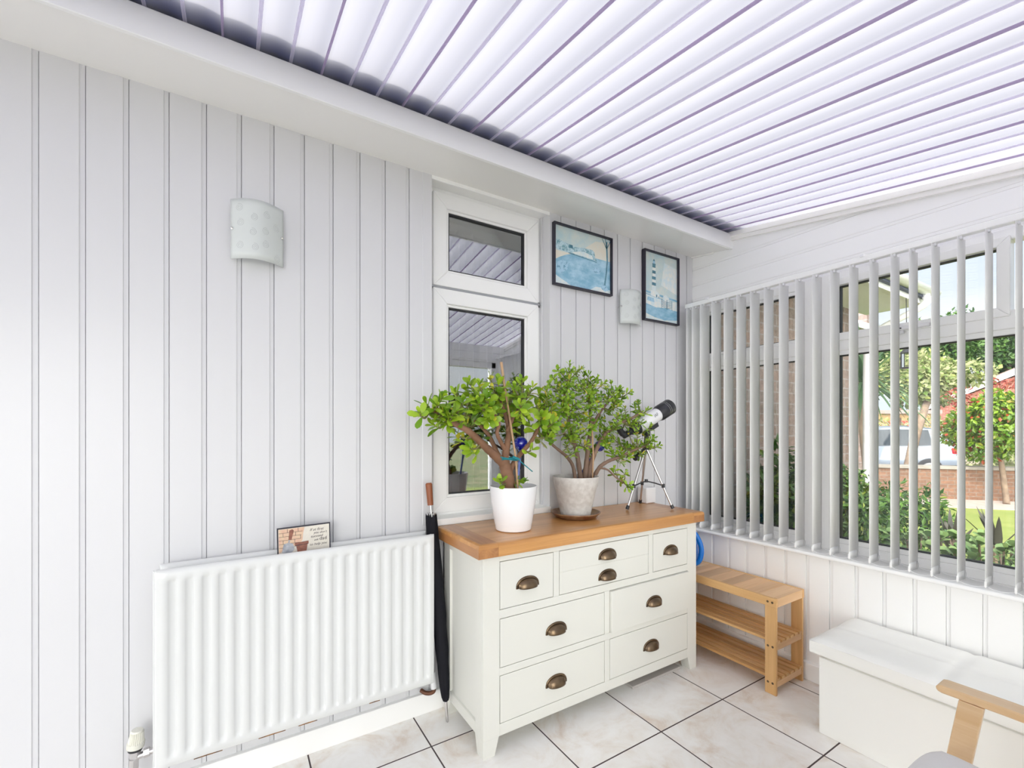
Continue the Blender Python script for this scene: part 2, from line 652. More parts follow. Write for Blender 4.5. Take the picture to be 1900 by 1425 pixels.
OX0, OX1, OZ0, OZ1 = 0.722, 1.348, 0.812, 2.286
wb = MB()
clad_back(wb, XLEFT, OX0 - 0.042, 0, 2.30)
clad_back(wb, OX1 + 0.042, XU, 0, 2.30)
clad_back(wb, OX0 - 0.042, OX1 + 0.042, 0, OZ0)
wb.box(XLEFT - .05, OX0 - 0.001, WY + 0.012, WY + 0.09, 0, 2.36)
wb.box(OX1 + 0.001, XU + .05, WY + 0.012, WY + 0.09, 0, 2.36)
wb.box(OX0 - 0.001, OX1 + 0.001, WY + 0.012, WY + 0.09, 0, OZ0 - 0.002)
wb.box(OX0 - 0.001, OX1 + 0.001, WY + 0.012, WY + 0.09, OZ1 + 0.002, 2.36)
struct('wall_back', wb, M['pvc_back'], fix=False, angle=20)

# edge trims round the window opening
tb = MB()
tb.box(OX0 - 0.042, OX0, WY - 0.003, WY + 0.09, OZ0 - 0.02, 2.30)
tb.box(OX1, OX1 + 0.042, WY - 0.003, WY + 0.09, OZ0 - 0.02, 2.30)
tb.box(OX1 - 0.008, OX1, WY + 0.055, WY + 0.09, OZ0, OZ1)
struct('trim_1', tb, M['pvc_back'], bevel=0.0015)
tb = MB()
tb.box(OX0 - 0.001, OX1 + 0.001, WY - 0.012, WY + 0.09, OZ0 - 0.028, OZ0)
tb.box(OX0 - 0.001, OX1 + 0.001, WY - 0.003, WY + 0.006, OZ1 - 0.012, 2.30)
tb.box(OX0 - 0.001, OX1 + 0.001, WY + 0.006, WY + 0.09, OZ1, 2.30)
struct('trim_2', tb, M['pvc'], bevel=0.002)

# soffit box + fascia along the top of the back wall
sf = MB()
sf.hexa([(XLEFT, 1.55, 2.256), (XU, 1.55, 2.256), (XU, WY + .02, 2.292), (XLEFT, WY + .02, 2.292),
         (XLEFT, 1.55, 2.268), (XU, 1.55, 2.268), (XU, WY + .02, 2.304), (XLEFT, WY + .02, 2.304)])
struct('trim_3', sf, M['pvc_soffit'])
fa = MB().box(XLEFT, XU, 1.542, 1.556, 2.252, 2.336)
struct('trim_4', fa, M['pvc'], bevel=0.002)
# small quadrant where soffit meets the right wall and the joint cut in the soffit
q = MB()
q.prism([(1.66, 2.262), (WY, 2.282), (WY, 2.297), (1.66, 2.274)], 'x', XU - 0.013, XU)
struct('trim_5', q, M['pvc_soffit'], bevel=0.003)
q = MB()
j0, j1 = Vector((0.556, 1.812, 2.2905)), Vector((0.556, 1.725, 2.2787))
q.hexa([(0.555, 1.725, 2.2785), (0.5575, 1.725, 2.2785), (0.5575, 1.812, 2.2903), (0.555, 1.812, 2.2903),
        (0.555, 1.725, 2.281), (0.5575, 1.725, 2.281), (0.5575, 1.812, 2.293), (0.555, 1.812, 2.293)])
struct('trim_6', q, M['gasket_g'])

# baseboards
struct('baseboard_back', MB().box(XLEFT, XU, 1.798, WY + 0.01, 0, 0.085), M['pvc'], bevel=0.002)
struct('baseboard_right', MB().box(2.330, XL + 0.01, YF, WY, 0, 0.085), M['pvc'], bevel=0.004)

# right wall: clad lower wall, clad upper wall, solid piers round the window
wr = MB()
lp = groove_profile(YF, WY, 0.39)
wr.add([(XL + d, y, z) for z in (0.0, 0.602) for y, d in lp], [(i, i + 1, len(lp) + i + 1, len(lp) + i) for i in range(len(lp) - 1)])
wr.box(XL + 0.012, XU + 0.12, YF - .1, WY + 0.09, -0.2, 0.602)
up = [(1.915, 0.0)]
for zz in (2.005, 2.102, 2.203, 2.30):
    up += [(zz - 0.004, 0.0), (zz - 0.0035, 0.007), (zz + 0.001, 0.007), (zz + 0.0025, 0.003), (zz + 0.014, 0.002), (zz + 0.016, 0)]
up.append((2.36, 0))
wr.add([(XU + d, y, z) for y in (YF, WY) for z, d in up], [(i, i + 1, len(up) + i + 1, len(up) + i) for i in range(len(up) - 1)])
wr.box(XU + 0.01, XU + 0.12, YF - .1, WY + .09, 1.955, 2.0)
wr.box(XU + 0.01, XU + 0.12, 1.77, WY + .09, 0.6, 2.34)
wr.prism([(YF, 2.0), (WY, 2.0), (WY, roofz(WY) - 0.01), (YF, roofz(YF) - 0.01)], 'x', XU + 0.01, XU + 0.12)
struct('wall_right', wr, M['pvc'], fix=False, angle=20)
# sloping trims under the roof sheet on the right wall
tr = MB()
for (d0, d1, w_) in ((0.032, 0.004, 0.02), (0.012, -0.01, 0.03)):
    tr.prism([(YF, roofz(YF) - d0 - 0.012), (1.56, roofz(1.56) - d0 - 0.012), (1.56, roofz(1.56) - d1 - 0.006), (YF, roofz(YF) - d1 - 0.006)], 'x', XU - w_, XU + 0.005)
struct('trim_7', tr, M['pvc_soffit'], bevel=0.002)

# left and front walls (seen only as reflections)
wl = MB()
wl.box(XLEFT - .12, XLEFT, YF - .1, WY + .1, 0, 0.62)
wl.box(XLEFT - .12, XLEFT, YF - .1, WY + .1, 1.95, 2.34)
for a_, b_ in ((YF - .1, YF + .08), (.62, .74), (1.45, WY + .1)):
    wl.box(XLEFT - .12, XLEFT, a_, b_, .62, 1.95)
struct('wall_left', wl, M['pvc'])
struct('ground_patio', MB().box(-9, 3.2, -7, YF - .11, -.12, -.04), mat('patio', (0.45, 0.43, 0.41), .9, var=(3, (.36, .35, .34))))
w4l = struct_root('added_window_left', (XLEFT - .06, .6, .62))  # unseen window, added to let fill light in from the left
for a_, b_ in ((YF + .08, .62), (.74, 1.45)):
    MB().box(XLEFT - .07, XLEFT - .062, a_, b_, .62, 1.95).build('glass', M['glass'], w4l)
    mb_ = MB()
    mb_.box(XLEFT - .1, XLEFT - .02, a_, b_, .62, .67).box(XLEFT - .1, XLEFT - .02, a_, b_, 1.9, 1.95)
    mb_.box(XLEFT - .1, XLEFT - .02, a_, a_ + .05, .67, 1.9).box(XLEFT - .1, XLEFT - .02, b_ - .05, b_, .67, 1.9)
    mb_.build('window_frame', M['upvc'], w4l, bevel=.003)
wf = MB()
zt = roofz(YF)
wf.box(XLEFT, XU, YF - .1, YF, 0, 0.06)
wf.box(XLEFT, XU, YF - .1, YF, 1.90, zt)
for xx in ((XLEFT, -2.9), (-1.7, -1.6), (-0.25, -0.10), (1.15, 1.25), (2.36, XU + .1)):
    wf.box(xx[0], xx[1], YF - .1, YF, 0.06, 1.90)
for z_ in (1.92, 1.995):
    wf.box(XLEFT, XU, YF, YF + 0.006, z_, z_ + 0.07)
struct('wall_front', wf, M['pvc'])
w4 = struct_root('window_3', (1.1, YF - .05, 0.06))  # front windows, enlarged down to the floor to let in more light
g4 = MB()
fr4 = MB()
for a_, b_ in ((-2.9, -1.7), (-1.6, -0.25), (-0.10, 1.15), (1.25, 2.36)):
    g4.box(a_, b_, YF - .06, YF - .052, 0.06, 1.90)
    fr4.box(a_, a_ + .05, YF - .09, YF - .01, .06, 1.90)
    fr4.box(b_ - .05, b_, YF - .09, YF - .01, .06, 1.90)
    fr4.box(a_, b_, YF - .09, YF - .01, .06, .12)
    fr4.box(a_, b_, YF - .09, YF - .01, 1.84, 1.90)
g4.build('glass', M['glass'], w4)
fr4.build('window_frame', M['upvc'], w4, bevel=0.003)

# roof sheet with its ribs
cl = struct_root('ceiling', (0, 0.6, 2.2))
xs0 = 0.24 - 0.267 / 3 * 42
pitch = 0.267 / 3
x = xs0
k = -42
ribs, ribd = [], []
while x < XU - 0.01:
    (ribd if k % 3 == 0 else ribs).append(x)
    x += pitch
    k += 1
nx = int((XU - XLEFT) / 0.0111)
P = []
for i in range(nx + 1):
    xx = XLEFT + (XU + 0.02 - XLEFT) * i / nx
    ph = ((xx - 0.24) / pitch) % 1.0
    P.append((xx, 0.0055 * math.sin(PI * ph)))
rows = []
for yy in (YF - 0.12, 0.2, 0.8, 1.2, 1.5, 1.72):
    rows.append([(xx, yy, roofz(yy) + dz) for xx, dz in P])
mb = MB().grid(rows)
mb.build('roof_sheet', M['roof'], cl, fix=False)


def ribmesh(xs, w, h, name, m):
    mb = MB()
    for x_ in xs:
        if x_ < XLEFT or x_ > XU - 0.004:
            continue
        a, c = YF, 1.70
        mb.hexa([(x_ - w * .6, a, roofz(a) - h), (x_ + w * .6, a, roofz(a) - h), (x_ + w * .6, c, roofz(c) - h), (x_ - w * .6, c, roofz(c) - h),
                 (x_ - w, a, roofz(a) + .001), (x_ + w, a, roofz(a) + .001), (x_ + w, c, roofz(c) + .001), (x_ - w, c, roofz(c) + .001)])
    return mb.build(name, m, cl)


r_ = ribmesh(ribs, 0.0050, 0.0035, 'light_rib', M['rib'])
r_ = ribmesh(ribd, 0.0034, 0.006, 'dark_rib', M['ribd'])
# the house eaves lie over the upper end of the sheet
ev = MB()
ev.hexa([(XLEFT - .2, 1.452, 2.372), (5.3, 1.452, 2.372), (5.3, 2.3, 2.42), (XLEFT - .2, 2.3, 2.42),
         (XLEFT - .2, 1.472, 2.50), (5.3, 1.472, 2.50), (5.3, 3.6, 3.3), (XLEFT - .2, 3.6, 3.3)])
struct('roof_eaves', ev, mat('eaves_board', (0.05, 0.06, 0.10), 0.7))

# ------------------------------------------------------------------ window_1: the house window in the back wall
w1 = struct_root('window_1', (1.03, 1.9, 0.812))
FY = 1.885


def ring(mb, x0, x1, z0, z1, w, y0, y1, mi=0, axis='y'):
    """rectangular frame with mitred look"""
    o_ = [(x0, z0), (x1, z0), (x1, z1), (x0, z1)]
    i_ = [(x0 + w, z0 + w), (x1 - w, z0 + w), (x1 - w, z1 - w), (x0 + w, z1 - w)]
    for k in range(4):
        k2 = (k + 1) % 4
        q = [o_[k], o_[k2], i_[k2], i_[k]]
        if axis == 'y':
            mb.hexa([(p[0], y0, p[1]) for p in q] + [(p[0], y1, p[1]) for p in q], mi)
        else:
            mb.hexa([(y0, p[0], p[1]) for p in q] + [(y1, p[0], p[1]) for p in q], mi)


mb = MB()
ring(mb, OX0, OX1 - 0.006, OZ0, OZ1, 0.03, FY + .006, FY + .075)
mb.box(OX0, OX1 - .006, FY + .006, FY + .075, 1.825, 1.855)
mb.build('window_frame', M['upvc'], w1, bevel=0.002)
for (z0, z1, nm) in ((1.843, 2.262, 'top'), (0.826, 1.832, 'low')):
    mb = MB()
    ring(mb, 0.752, 1.322, z0, z1, 0.066, FY - 0.014, FY + .05)
    ring(mb, 0.818, 1.256, z0 + .066, z1 - .066, 0.012, FY - 0.004, FY + .05)
    s_ = mb.build('sash', M['upvc'], w1, bevel=0.003)
    mb = MB()
    ring(mb, 0.829, 1.245, z0 + .077, z1 - .077, 0.006, FY + .001, FY + .03)
    mb.build('gasket', M['gasket'], s_)
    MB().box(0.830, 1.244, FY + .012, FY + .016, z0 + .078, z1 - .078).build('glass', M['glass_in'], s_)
mb = MB().box(0.745, 1.33, FY - .012, FY + .002, 1.8325, 1.8425)
mb.build('sash_gap', M['gasket_g'], w1)
# dim room behind and its blind strips
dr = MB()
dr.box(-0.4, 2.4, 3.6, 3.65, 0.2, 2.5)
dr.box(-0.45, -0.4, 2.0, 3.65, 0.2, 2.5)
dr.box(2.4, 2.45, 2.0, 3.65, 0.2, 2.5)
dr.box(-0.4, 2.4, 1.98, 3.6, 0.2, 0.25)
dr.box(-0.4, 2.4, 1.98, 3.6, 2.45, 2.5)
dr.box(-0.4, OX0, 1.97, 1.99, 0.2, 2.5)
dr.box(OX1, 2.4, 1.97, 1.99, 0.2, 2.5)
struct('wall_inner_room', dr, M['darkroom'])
bl = thing('inner_vertical_blind', 'cream vertical blind hanging behind the glass of the narrow back window', 'blind', (1.03, 2.04, 2.2))
MB().box(OX0 + .02, OX1 - .02, 2.02, 2.06, 2.17, 2.21).build('headrail', M['upvc'], bl)
for i in range(8):
    xx = 0.78 + i * 0.078
    MB().hexa([(xx, 2.0, .86), (xx + .003, 2.0, .86), (xx + .009, 2.09, .86), (xx + .006, 2.09, .86),
               (xx, 2.0, 2.175), (xx + .003, 2.0, 2.175), (xx + .009, 2.09, 2.175), (xx + .006, 2.09, 2.175)]).build('slat', M['slat'], bl)

# ------------------------------------------------------------------ window_2: the big window in the right wall
w2 = struct_root('window_2', (2.46, 0.75, 0.60))
FX = 2.462
mb = MB()
# main frame members (y ranges), looking from inside
ZB, ZT = 0.615, 1.955


def vbar(mb, y0, y1, x0=FX, x1=FX + .07, z0=ZB, z1=ZT):
    mb.box(x0, x1, y0, y1, z0, z1)


vbar(mb, 1.72, 1.80)
vbar(mb, 1.035, 1.165)
vbar(mb, 0.27, 0.40)
vbar(mb, YF, YF + .08)
for (a_, b_) in ((1.165, 1.72), (0.40, 1.035), (YF + .08, 0.27)):
    mb.box(FX, FX + .07, a_, b_, ZB, 0.655)
    mb.box(FX, FX + .07, a_, b_, 1.91, ZT)
    mb.box(FX - .004, FX + .07, a_, b_, 1.575, 1.645)
mb.build('window_frame', M['upvc'], w2, bevel=0.004)


def pane(y0, y1, z0, z1, sash, gk):
    mb = MB()
    w = 0.036 if sash else 0.022
    ring(mb, y0, y1, z0, z1, w, FX - (.014 if sash else -.004), FX + .05, axis='x')
    s = mb.build('sash' if sash else 'glazing_bead', M['upvc'], w2, bevel=0.003)
    mb = MB()
    ring(mb, y0 + w - .001, y1 - w + .001, z0 + w - .001, z1 - w + .001, 0.0045, FX + .014, FX + .04, axis='x')
    mb.build('gasket', gk, s)
    MB().box(FX + .024, FX + .028, y0 + w, y1 - w, z0 + w, z1 - w).build('glass', M['glass'], s)
    return s


pane(1.172, 1.715, 1.640, 1.915, False, M['gasket'])
pane(1.172, 1.715, 0.655, 1.576, False, M['gasket'])
st = pane(0.437, 1.036, 1.622, 1.922, True, M['gasket'])
pane(0.405, 1.022, 0.655, 1.576, False, M['gasket'])
pane(-0.235, 0.265, 1.640, 1.915, False, M['gasket'])
pane(-0.235, 0.265, 0.655, 1.576, False, M['gasket'])
hd = MB()
hd.box(FX - .028, FX - .012, 0.66, 0.78, 1.626, 1.642)
hd.box(FX - .024, FX - .012, 0.745, 0.775, 1.61, 1.626)
hd.build('sash_handle', M['white'], st, bevel=0.004)
MB().lathe([(0, 0), (.006, 0), (.006, .004), (0, .004)], (FX - .03, 0.757, 1.631), 12).build('keyhole', M['blk'], st)
# sill board with rounded nose
sill = MB()
pr = [(XU, 0.600), (XU, 0.617)] + [(2.318 + 0.009 * math.cos(a), 0.608 + 0.009 * math.sin(a)) for a in [PI / 2 + i * PI / 8 for i in range(9)]]
sill.prism(pr, 'y', YF, WY)
sill.build('window_sill', M['upvc'], w2)

# ------------------------------------------------------------------ vertical blind in front of window_2
vb = thing('vertical_blind', 'white vertical blind with open slats hanging across the wide garden window', 'blind', (2.36, 0.75, 1.95))
MB().box(2.345, 2.378, YF + .01, 1.772, 1.936, 1.962).build('headrail', M['upvc'], vb, bevel=0.003)
for yy in (1.62, 0.86, 0.0):
    MB().box(2.338, XU, yy - .008, yy + .008, 1.955, 1.968).build('bracket', M['white'], vb, bevel=.002)
ys = [1.738, 1.700, 1.645, 1.571, 1.495, 1.421, 1.346, 1.273, 1.198, 1.122, 1.046, .972, .898, .823, .750, .690, .622, .548, .474, .400, .326, .25, .176, .1, .024, -.05, -.125, -.2]


def slat_mb():
    mb = MB()
    P = []
    for z_ in (0.632, 0.9, 1.3, 1.7, 1.93):
        row = []
        for i in range(7):
            t = i / 6 * 2 - 1
            row.append((2.36 + 0.0445 * t, -0.0010 * t + 0.003 * (1 - t * t), z_))
        P.append(row)
    mb.grid(P)
    return mb


slat0 = slat_mb().build('slat', M['slat'], vb, solid=0.0009)
ORI['slat'] = Vector((2.36, 0.75, 1.95))
wt = MB()
P = []
for z_ in (0.6225, 0.655):
    P.append([(2.36 + 0.0435 * (i / 6 * 2 - 1), -0.0010 * (i / 6 * 2 - 1) + 0.003 * (1 - (i / 6 * 2 - 1) ** 2), z_) for i in range(7)])
wt.grid(P)
wt.prism([(2.3155 - .002 + 0.004 * math.cos(a), 0.637 + 0.011 * math.sin(a)) for a in [i * PI / 6 for i in range(12)]], 'y', -0.0025, 0.0015)
wt.prism([(2.4045 + .002 + 0.004 * math.cos(a), 0.637 + 0.011 * math.sin(a)) for a in [i * PI / 6 for i in range(12)]], 'y', -0.0025, 0.0015)
wt0 = wt.build('slat_weight', M['upvc'], slat0, solid=0.0015)
clip = MB().box(2.352, 2.368, -0.004, 0.004, 1.925, 1.938)
clip0 = clip.build('slat_hanger', M['white'], slat0)
base_y = 0.0
for i, yy in enumerate(ys):
    if i == 0:
        slat0.location.y = yy
        slat0.rotation_euler.z = 0
    else:
        c = slat0.copy()
        COL.objects.link(c)
        c.parent = vb
        c.location = (0, yy, 0)
        for ch in list(slat0.children):
            d = ch.copy()
            COL.objects.link(d)
            d.parent = c
for xx in (2.3135, 2.4065):
    ch = MB()
    for i in range(len(ys) - 1):
        a, c = Vector((xx, ys[i], .632)), Vector((xx, ys[i + 1], .632))
        pts = [a.lerp(c, t) - Vector((0, 0, 0.010 * 4 * t * (1 - t))) for t in (0, .25, .5, .75, 1)]
        ch.tube(pts, 0.0009, 5)
    ch.build('bead_chain', M['white'], vb)

M['twig'] = mat('green_twig', (0.20, 0.19, 0.07), .7)
# ------------------------------------------------------------------ dresser
DX0, DX1, DY0, DY1, DZ = 0.766, 1.982, 1.43, 1.79, 0.735
dr = thing('chest_of_drawers', 'cream painted chest of seven drawers with a honey oak top', 'chest of drawers', (1.374, 1.61, 0))
slab = MB()
TX0, TX1, TY0, TY1 = 0.738, 2.022, 1.412, 1.797
# top planks (three boards) between two crosswise end boards
for (a_, b_) in ((TY0, 1.54), (1.54, 1.668), (1.668, TY1)):
    slab.box(TX0 + 0.082, TX1 - 0.082, a_, b_, DZ, DZ + 0.05, 0)
e_ = []
slab.box(TX0, TX0 + 0.0815, TY0, TY1, DZ, DZ + 0.05, 1)
slab.box(TX1 - 0.0815, TX1, TY0, TY1, DZ, DZ + 0.05, 1)
tp = slab.build('top', [M['oak'], M['oak_end']], dr, fix=True)
tp['label'] = 'honey oak top'
# rounded front edge of the top
bm = bmesh.new()
bm.from_mesh(tp.data)
off = ORI['top']
sel = []
for ed in bm.edges:
    a_, b_ = ed.verts[0].co + off, ed.verts[1].co + off
    topz = min(a_.z, b_.z) > DZ + 0.049
    if topz and ((abs(a_.y - TY0) < 1e-4 and abs(b_.y - TY0) < 1e-4)):
        sel.append(ed)
    if topz and abs(a_.x - b_.x) < 1e-5 and (abs(a_.x - TX0) < 1e-4 or abs(a_.x - TX1) < 1e-4):
        sel.append(ed)
bmesh.ops.bevel(bm, geom=sel, offset=0.016, segments=4, profile=0.6, affect='EDGES', clamp_overlap=True)
bm.to_mesh(tp.data)
bm.free()
tp.data.polygons.foreach_set('use_smooth', [True] * len(tp.data.polygons))
tp.data.set_sharp_from_angle(angle=math.radians(30))

body = MB()
F0 = DY0
# corner stiles, rails and muntins of the front (flush with the drawers)
FR = 0.022


def fbox(x0, x1, z0, z1):
    body.box(x0, x1, F0, F0 + FR, z0, z1)


fbox(DX0, 0.8345, 0.066, DZ)
fbox(1.914, DX1, 0.066, DZ)
fbox(0.8345, 1.914, 0.7105, DZ)
fbox(0.8345, 1.914, 0.4985, 0.5305)
fbox(0.8345, 1.914, 0.288, 0.3155)
fbox(0.8345, 1.914, 0.066, 0.1095)
fbox(1.0845, 1.1115, 0.5305, 0.7105)
fbox(1.6345, 1.6625, 0.5305, 0.7105)
fbox(1.3585, 1.3875, 0.1095, 0.288)
fbox(1.3585, 1.3875, 0.3155, 0.4985)
# sides: frame and panel
for xs, xi in ((DX0, DX0 + 0.011), (DX1, DX1 - 0.011)):
    a_, b_ = sorted((xs, xi + (0.012 if xs == DX0 else -0.012)))
    body.box(a_, b_, DY0 + FR, 1.494, 0.066, DZ)
    body.box(a_, b_, 1.724, DY1, 0.066, DZ)
    body.box(a_, b_, 1.494, 1.724, 0.066, 0.108)
    body.box(a_, b_, 1.494, 1.724, 0.70, DZ)
    a_, b_ = sorted((xi, xi + (0.012 if xs == DX0 else -0.012)))
    body.box(a_, b_, 1.494, 1.724, 0.108, 0.70)
body.box(DX0, DX1, DY1 - 0.01, DY1, 0.066, DZ)
body.box(DX0 + .01, DX1 - .01, DY0 + FR, DY1 - 0.01, 0.10, 0.112)
body.box(DX0 + .01, DX1 - .01, DY0 + FR, DY1 - 0.01, 0.715, DZ)
body.build('body', M['cream'], dr, bevel=0.0012)
MB().box(DX0 + .022, DX1 - .022, DY0 + FR + .001, DY0 + FR + .004, 0.1125, 0.7145).build('drawer_gap_shade', M['gapd'], dr)  # dark sheet behind the drawers, colours their gaps as shade
for (cx_, sx, cy_, sy) in ((DX0, 1, DY0, 1), (DX1, -1, DY0, 1), (DX0, 1, DY1, -1), (DX1, -1, DY1, -1)):
    lg = MB()
    q0 = [(cx_, cy_), (cx_ + sx * .048, cy_), (cx_ + sx * .048, cy_ + sy * .048), (cx_, cy_ + sy * .048)]
    q1 = [(cx_, cy_), (cx_ + sx * .066, cy_), (cx_ + sx * .066, cy_ + sy * .066), (cx_, cy_ + sy * .066)]
    lg.hexa([(*p, 0.0) for p in q0] + [(*p, 0.0665) for p in q1])
    lg.build('leg', M['cream'], dr, bevel=0.0012)


def cup_handle(parent, x, z, yf):
    a, bz, c = 0.046, 0.030, 0.026
    z0 = z - 0.018
    mb = MB()
    P = []
    for i in range(19):
        t = PI * i / 18
        row = []
        for j in range(9):
            s_ = PI / 2 * j / 8
            row.append((x + a * math.cos(t) * (1 - .12 * math.sin(s_)), yf - c * math.sin(t) ** .7 * math.sin(s_), z0 + bz * math.sin(t) ** .75 * math.cos(s_) * 1.1 + 0.0))
        P.append(row)
    mb.grid(P)
    P = []
    for i in range(19):
        t = PI * i / 18
        ca, sa = math.cos(t), math.sin(t) ** .75
        P.append([(x + (a - .001) * ca, yf - .0035, z0 + (bz * 1.1 - .001) * sa), (x + (a + .005) * ca, yf - .003, z0 + (bz * 1.1 + .007) * sa), (x + (a + .0065) * ca, yf + .0005, z0 + (bz * 1.1 + .009) * sa)])
    mb.grid(P)
    return mb.build('cup_handle', M['brass'], parent, solid=0.0016, angle=60)


DRW = [((0.837, 1.082, 0.533, 0.708), [(0.959, 0.613)], 0), ((1.114, 1.632, 0.533, 0.708), [(1.375, 0.660), (1.375, 0.571)], 0),
       ((1.665, 1.9115, 0.533, 0.708), [(1.787, 0.620)], 0), ((0.837, 1.356, 0.318, 0.496), [(1.097, 0.405)], 0),
       ((1.390, 1.9115, 0.318, 0.496), [(1.655, 0.405)], 0.013), ((0.837, 1.356, 0.112, 0.2855), [(1.097, 0.196)], 0),
       ((1.390, 1.9115, 0.112, 0.2855), [(1.650, 0.198)], 0)]
for (x0, x1, z0, z1), hs, out in DRW:
    d = MB()
    if len(hs) == 2:
        zm = 0.6225
        d.box(x0, x1, F0 - out, F0 + .02, z0, zm - 0.0007)
        d.box(x0, x1, F0 - out, F0 + .02, zm + 0.0007, z1)
        d.box(x0 + .001, x1 - .001, F0 + .0015, F0 + .0195, zm - .002, zm + .002)
    else:
        d.box(x0, x1, F0 - out, F0 + .02, z0, z1)
    dd = d.build('drawer', M['cream'], dr, bevel=0.001)
    for hx, hz_ in hs:
        h = cup_handle(dd, hx, hz_, F0 - out)

# board lying under the dresser
b_ = MB().box(1.562, 1.90, 1.46, 1.70, 0.0005, 0.013).build('floor_board', M['matg'], None, bevel=0.001)
tag(b_, 'thin grey board lying on the tiles beneath the chest of drawers', 'board')

# ------------------------------------------------------------------ radiator
rd = thing('radiator', 'white double panel radiator with vertical flutes under the left wall lamp', 'radiator', (0.245, 1.75, 0.17))
RX0, RX1, RZ0, RZ1, RY = -0.203, 0.690, 0.174, 0.775, 1.70


def rad_panel(x0, x1, z0, z1, yf, thick, n, first, pitch_):
    mb = MB()
    xs = [x0, x0 + .004]
    cx_ = [first + i * pitch_ for i in range(n)]
    prof = [(x0, 0.010), (x0 + .003, 0.0)]
    chans = []
    # one cell per channel: build columns of x with depth, rows of z with end fade
    cols = [(x0, 0.010, 0), (x0 + .003, 0.002, 0), (x0 + .007, 0.0, 0), (x0 + .013, 0, 0), (x0 + .016, -0.002, 0)]
    for c in cx_:
        for dx_, dd_ in ((-.0135, 0), (-.0105, .3), (-.0065, .85), (-.003, 1), (.004, 1), (.0075, .85), (.0105, .25), (.0125, 0)):
            cols.append((c + dx_, -0.002, dd_))
    cols += [(x1 - .016, -0.002, 0), (x1 - .013, 0, 0), (x1 - .007, 0, 0), (x1 - .003, .002, 0), (x1, .010, 0)]
    rows_ = [(z0, .012, 0), (z0 + .003, .002, 0), (z0 + .007, 0, 0), (z0 + .024, 0, 0), (z0 + .030, 0, 0), (z0 + .036, 0, .5), (z0 + .046, 0, 1), (z1 - .043, 0, 1), (z1 - .036, 0, .7), (z1 - .030, 0, 0), (z1 - .012, 0, 0), (z1 - .006, .001, 0), (z1 - .002, .005, 0), (z1, .012, 0)]
    P = []
    for z_, dz_, k in rows_:
        row = []
        for x_, dx_, kk in cols:
            base = max(dx_, dz_) if dx_ >= 0 else max(dz_, 0) + (dx_ if dz_ == 0 else 0)
            row.append((x_, yf + base + 0.0085 * k * kk, z_))
        P.append(row)
    mb.grid(P)
    mb.box(x0 + .001, x1 - .001, yf + .0115, yf + thick, z0 + .001, z1 - .001)
    return mb


rad_panel(RX0, RX1, RZ0, RZ1, RY, 0.016, 20, -0.158, 0.04258).build('front_panel', M['metal_w'], rd, angle=50)
rad_panel(RX0 + .005, RX1 - .008, RZ0, RZ1, 1.772, 0.014, 20, -0.158, 0.04258).build('rear_panel', M['metal_w'], rd, angle=50)
rs = MB()
for (a_, b_) in ((RX0 + .002, RX0 + .010), (RX1 - .010, RX1 - .002)):
    MB().box(a_, b_, RY + .010, 1.734, RZ0 + .004, RZ1 - .004).build('end_cover', M['metal_w'], rd, bevel=.001)
rs.box(RX0 - .003, RX0 + .001, RY + .008, 1.716, RZ0, RZ1 - .001)
for x_ in (0.02, 0.47):
    MB().box(x_ - .015, x_ + .015, 1.786, 1.811, 0.3, 0.34).build('wall_bracket', M['metal_w'], rd)
    MB().box(x_ - .015, x_ + .015, 1.786, 1.811, 0.62, 0.66).build('wall_bracket', M['metal_w'], rd)
rs.build('side_trim', M['metal_w'], rd, bevel=.001)
for (a_, b_) in ((-0.105, -0.03), (0.07, 0.15), (0.19, 0.25), (0.43, 0.47)):
    MB().tube([(a_, RY + .002, RZ0 + .0015), ((a_ + b_) / 2, RY + .001, RZ0 + .004), (b_, RY + .003, RZ0 + .001)], [0.0012, 0.0028, 0.0012], 6).build('rust_patch', M['rust'], rd)
MB().tube([(0.648, 1.776, .748), (0.648, 1.764, .748)], 0.009, 16).build('bleed_plug', M['blk'], rd)
# thermostatic valve at the left, lockshield valve at the right
tv = thing('thermostatic_valve', 'ribbed white thermostatic radiator valve with black collar at the left end of the radiator', 'radiator valve', (-0.252, 1.752, 0.0))
V0 = Vector((-0.252, 1.752, 0.243))
ax = Vector((0.10, -0.02, 1)).normalized()
rot = Vector((0, 0, 1)).rotation_difference(ax).to_matrix()


def along(mb_prof, n=36, rib=False):
    vs, fs = [], []
    for r, z in mb_prof:
        for k in range(n):
            a = 2 * PI * k / n
            rr_ = r
            if rib and k % 2 and 0.012 < z < 0.042:
                rr_ = r - .0028
            vs.append(V0 + rot @ Vector((rr_ * math.cos(a), rr_ * math.sin(a), z)))
    m_ = len(mb_prof)
    for i in range(m_ - 1):
        for k in range(n):
            k2 = (k + 1) % n
            fs.append((i * n + k, i * n + k2, (i + 1) * n + k2, (i + 1) * n + k))
    fs += [tuple(range(n - 1, -1, -1)), tuple((m_ - 1) * n + k for k in range(n))]
    return vs, fs


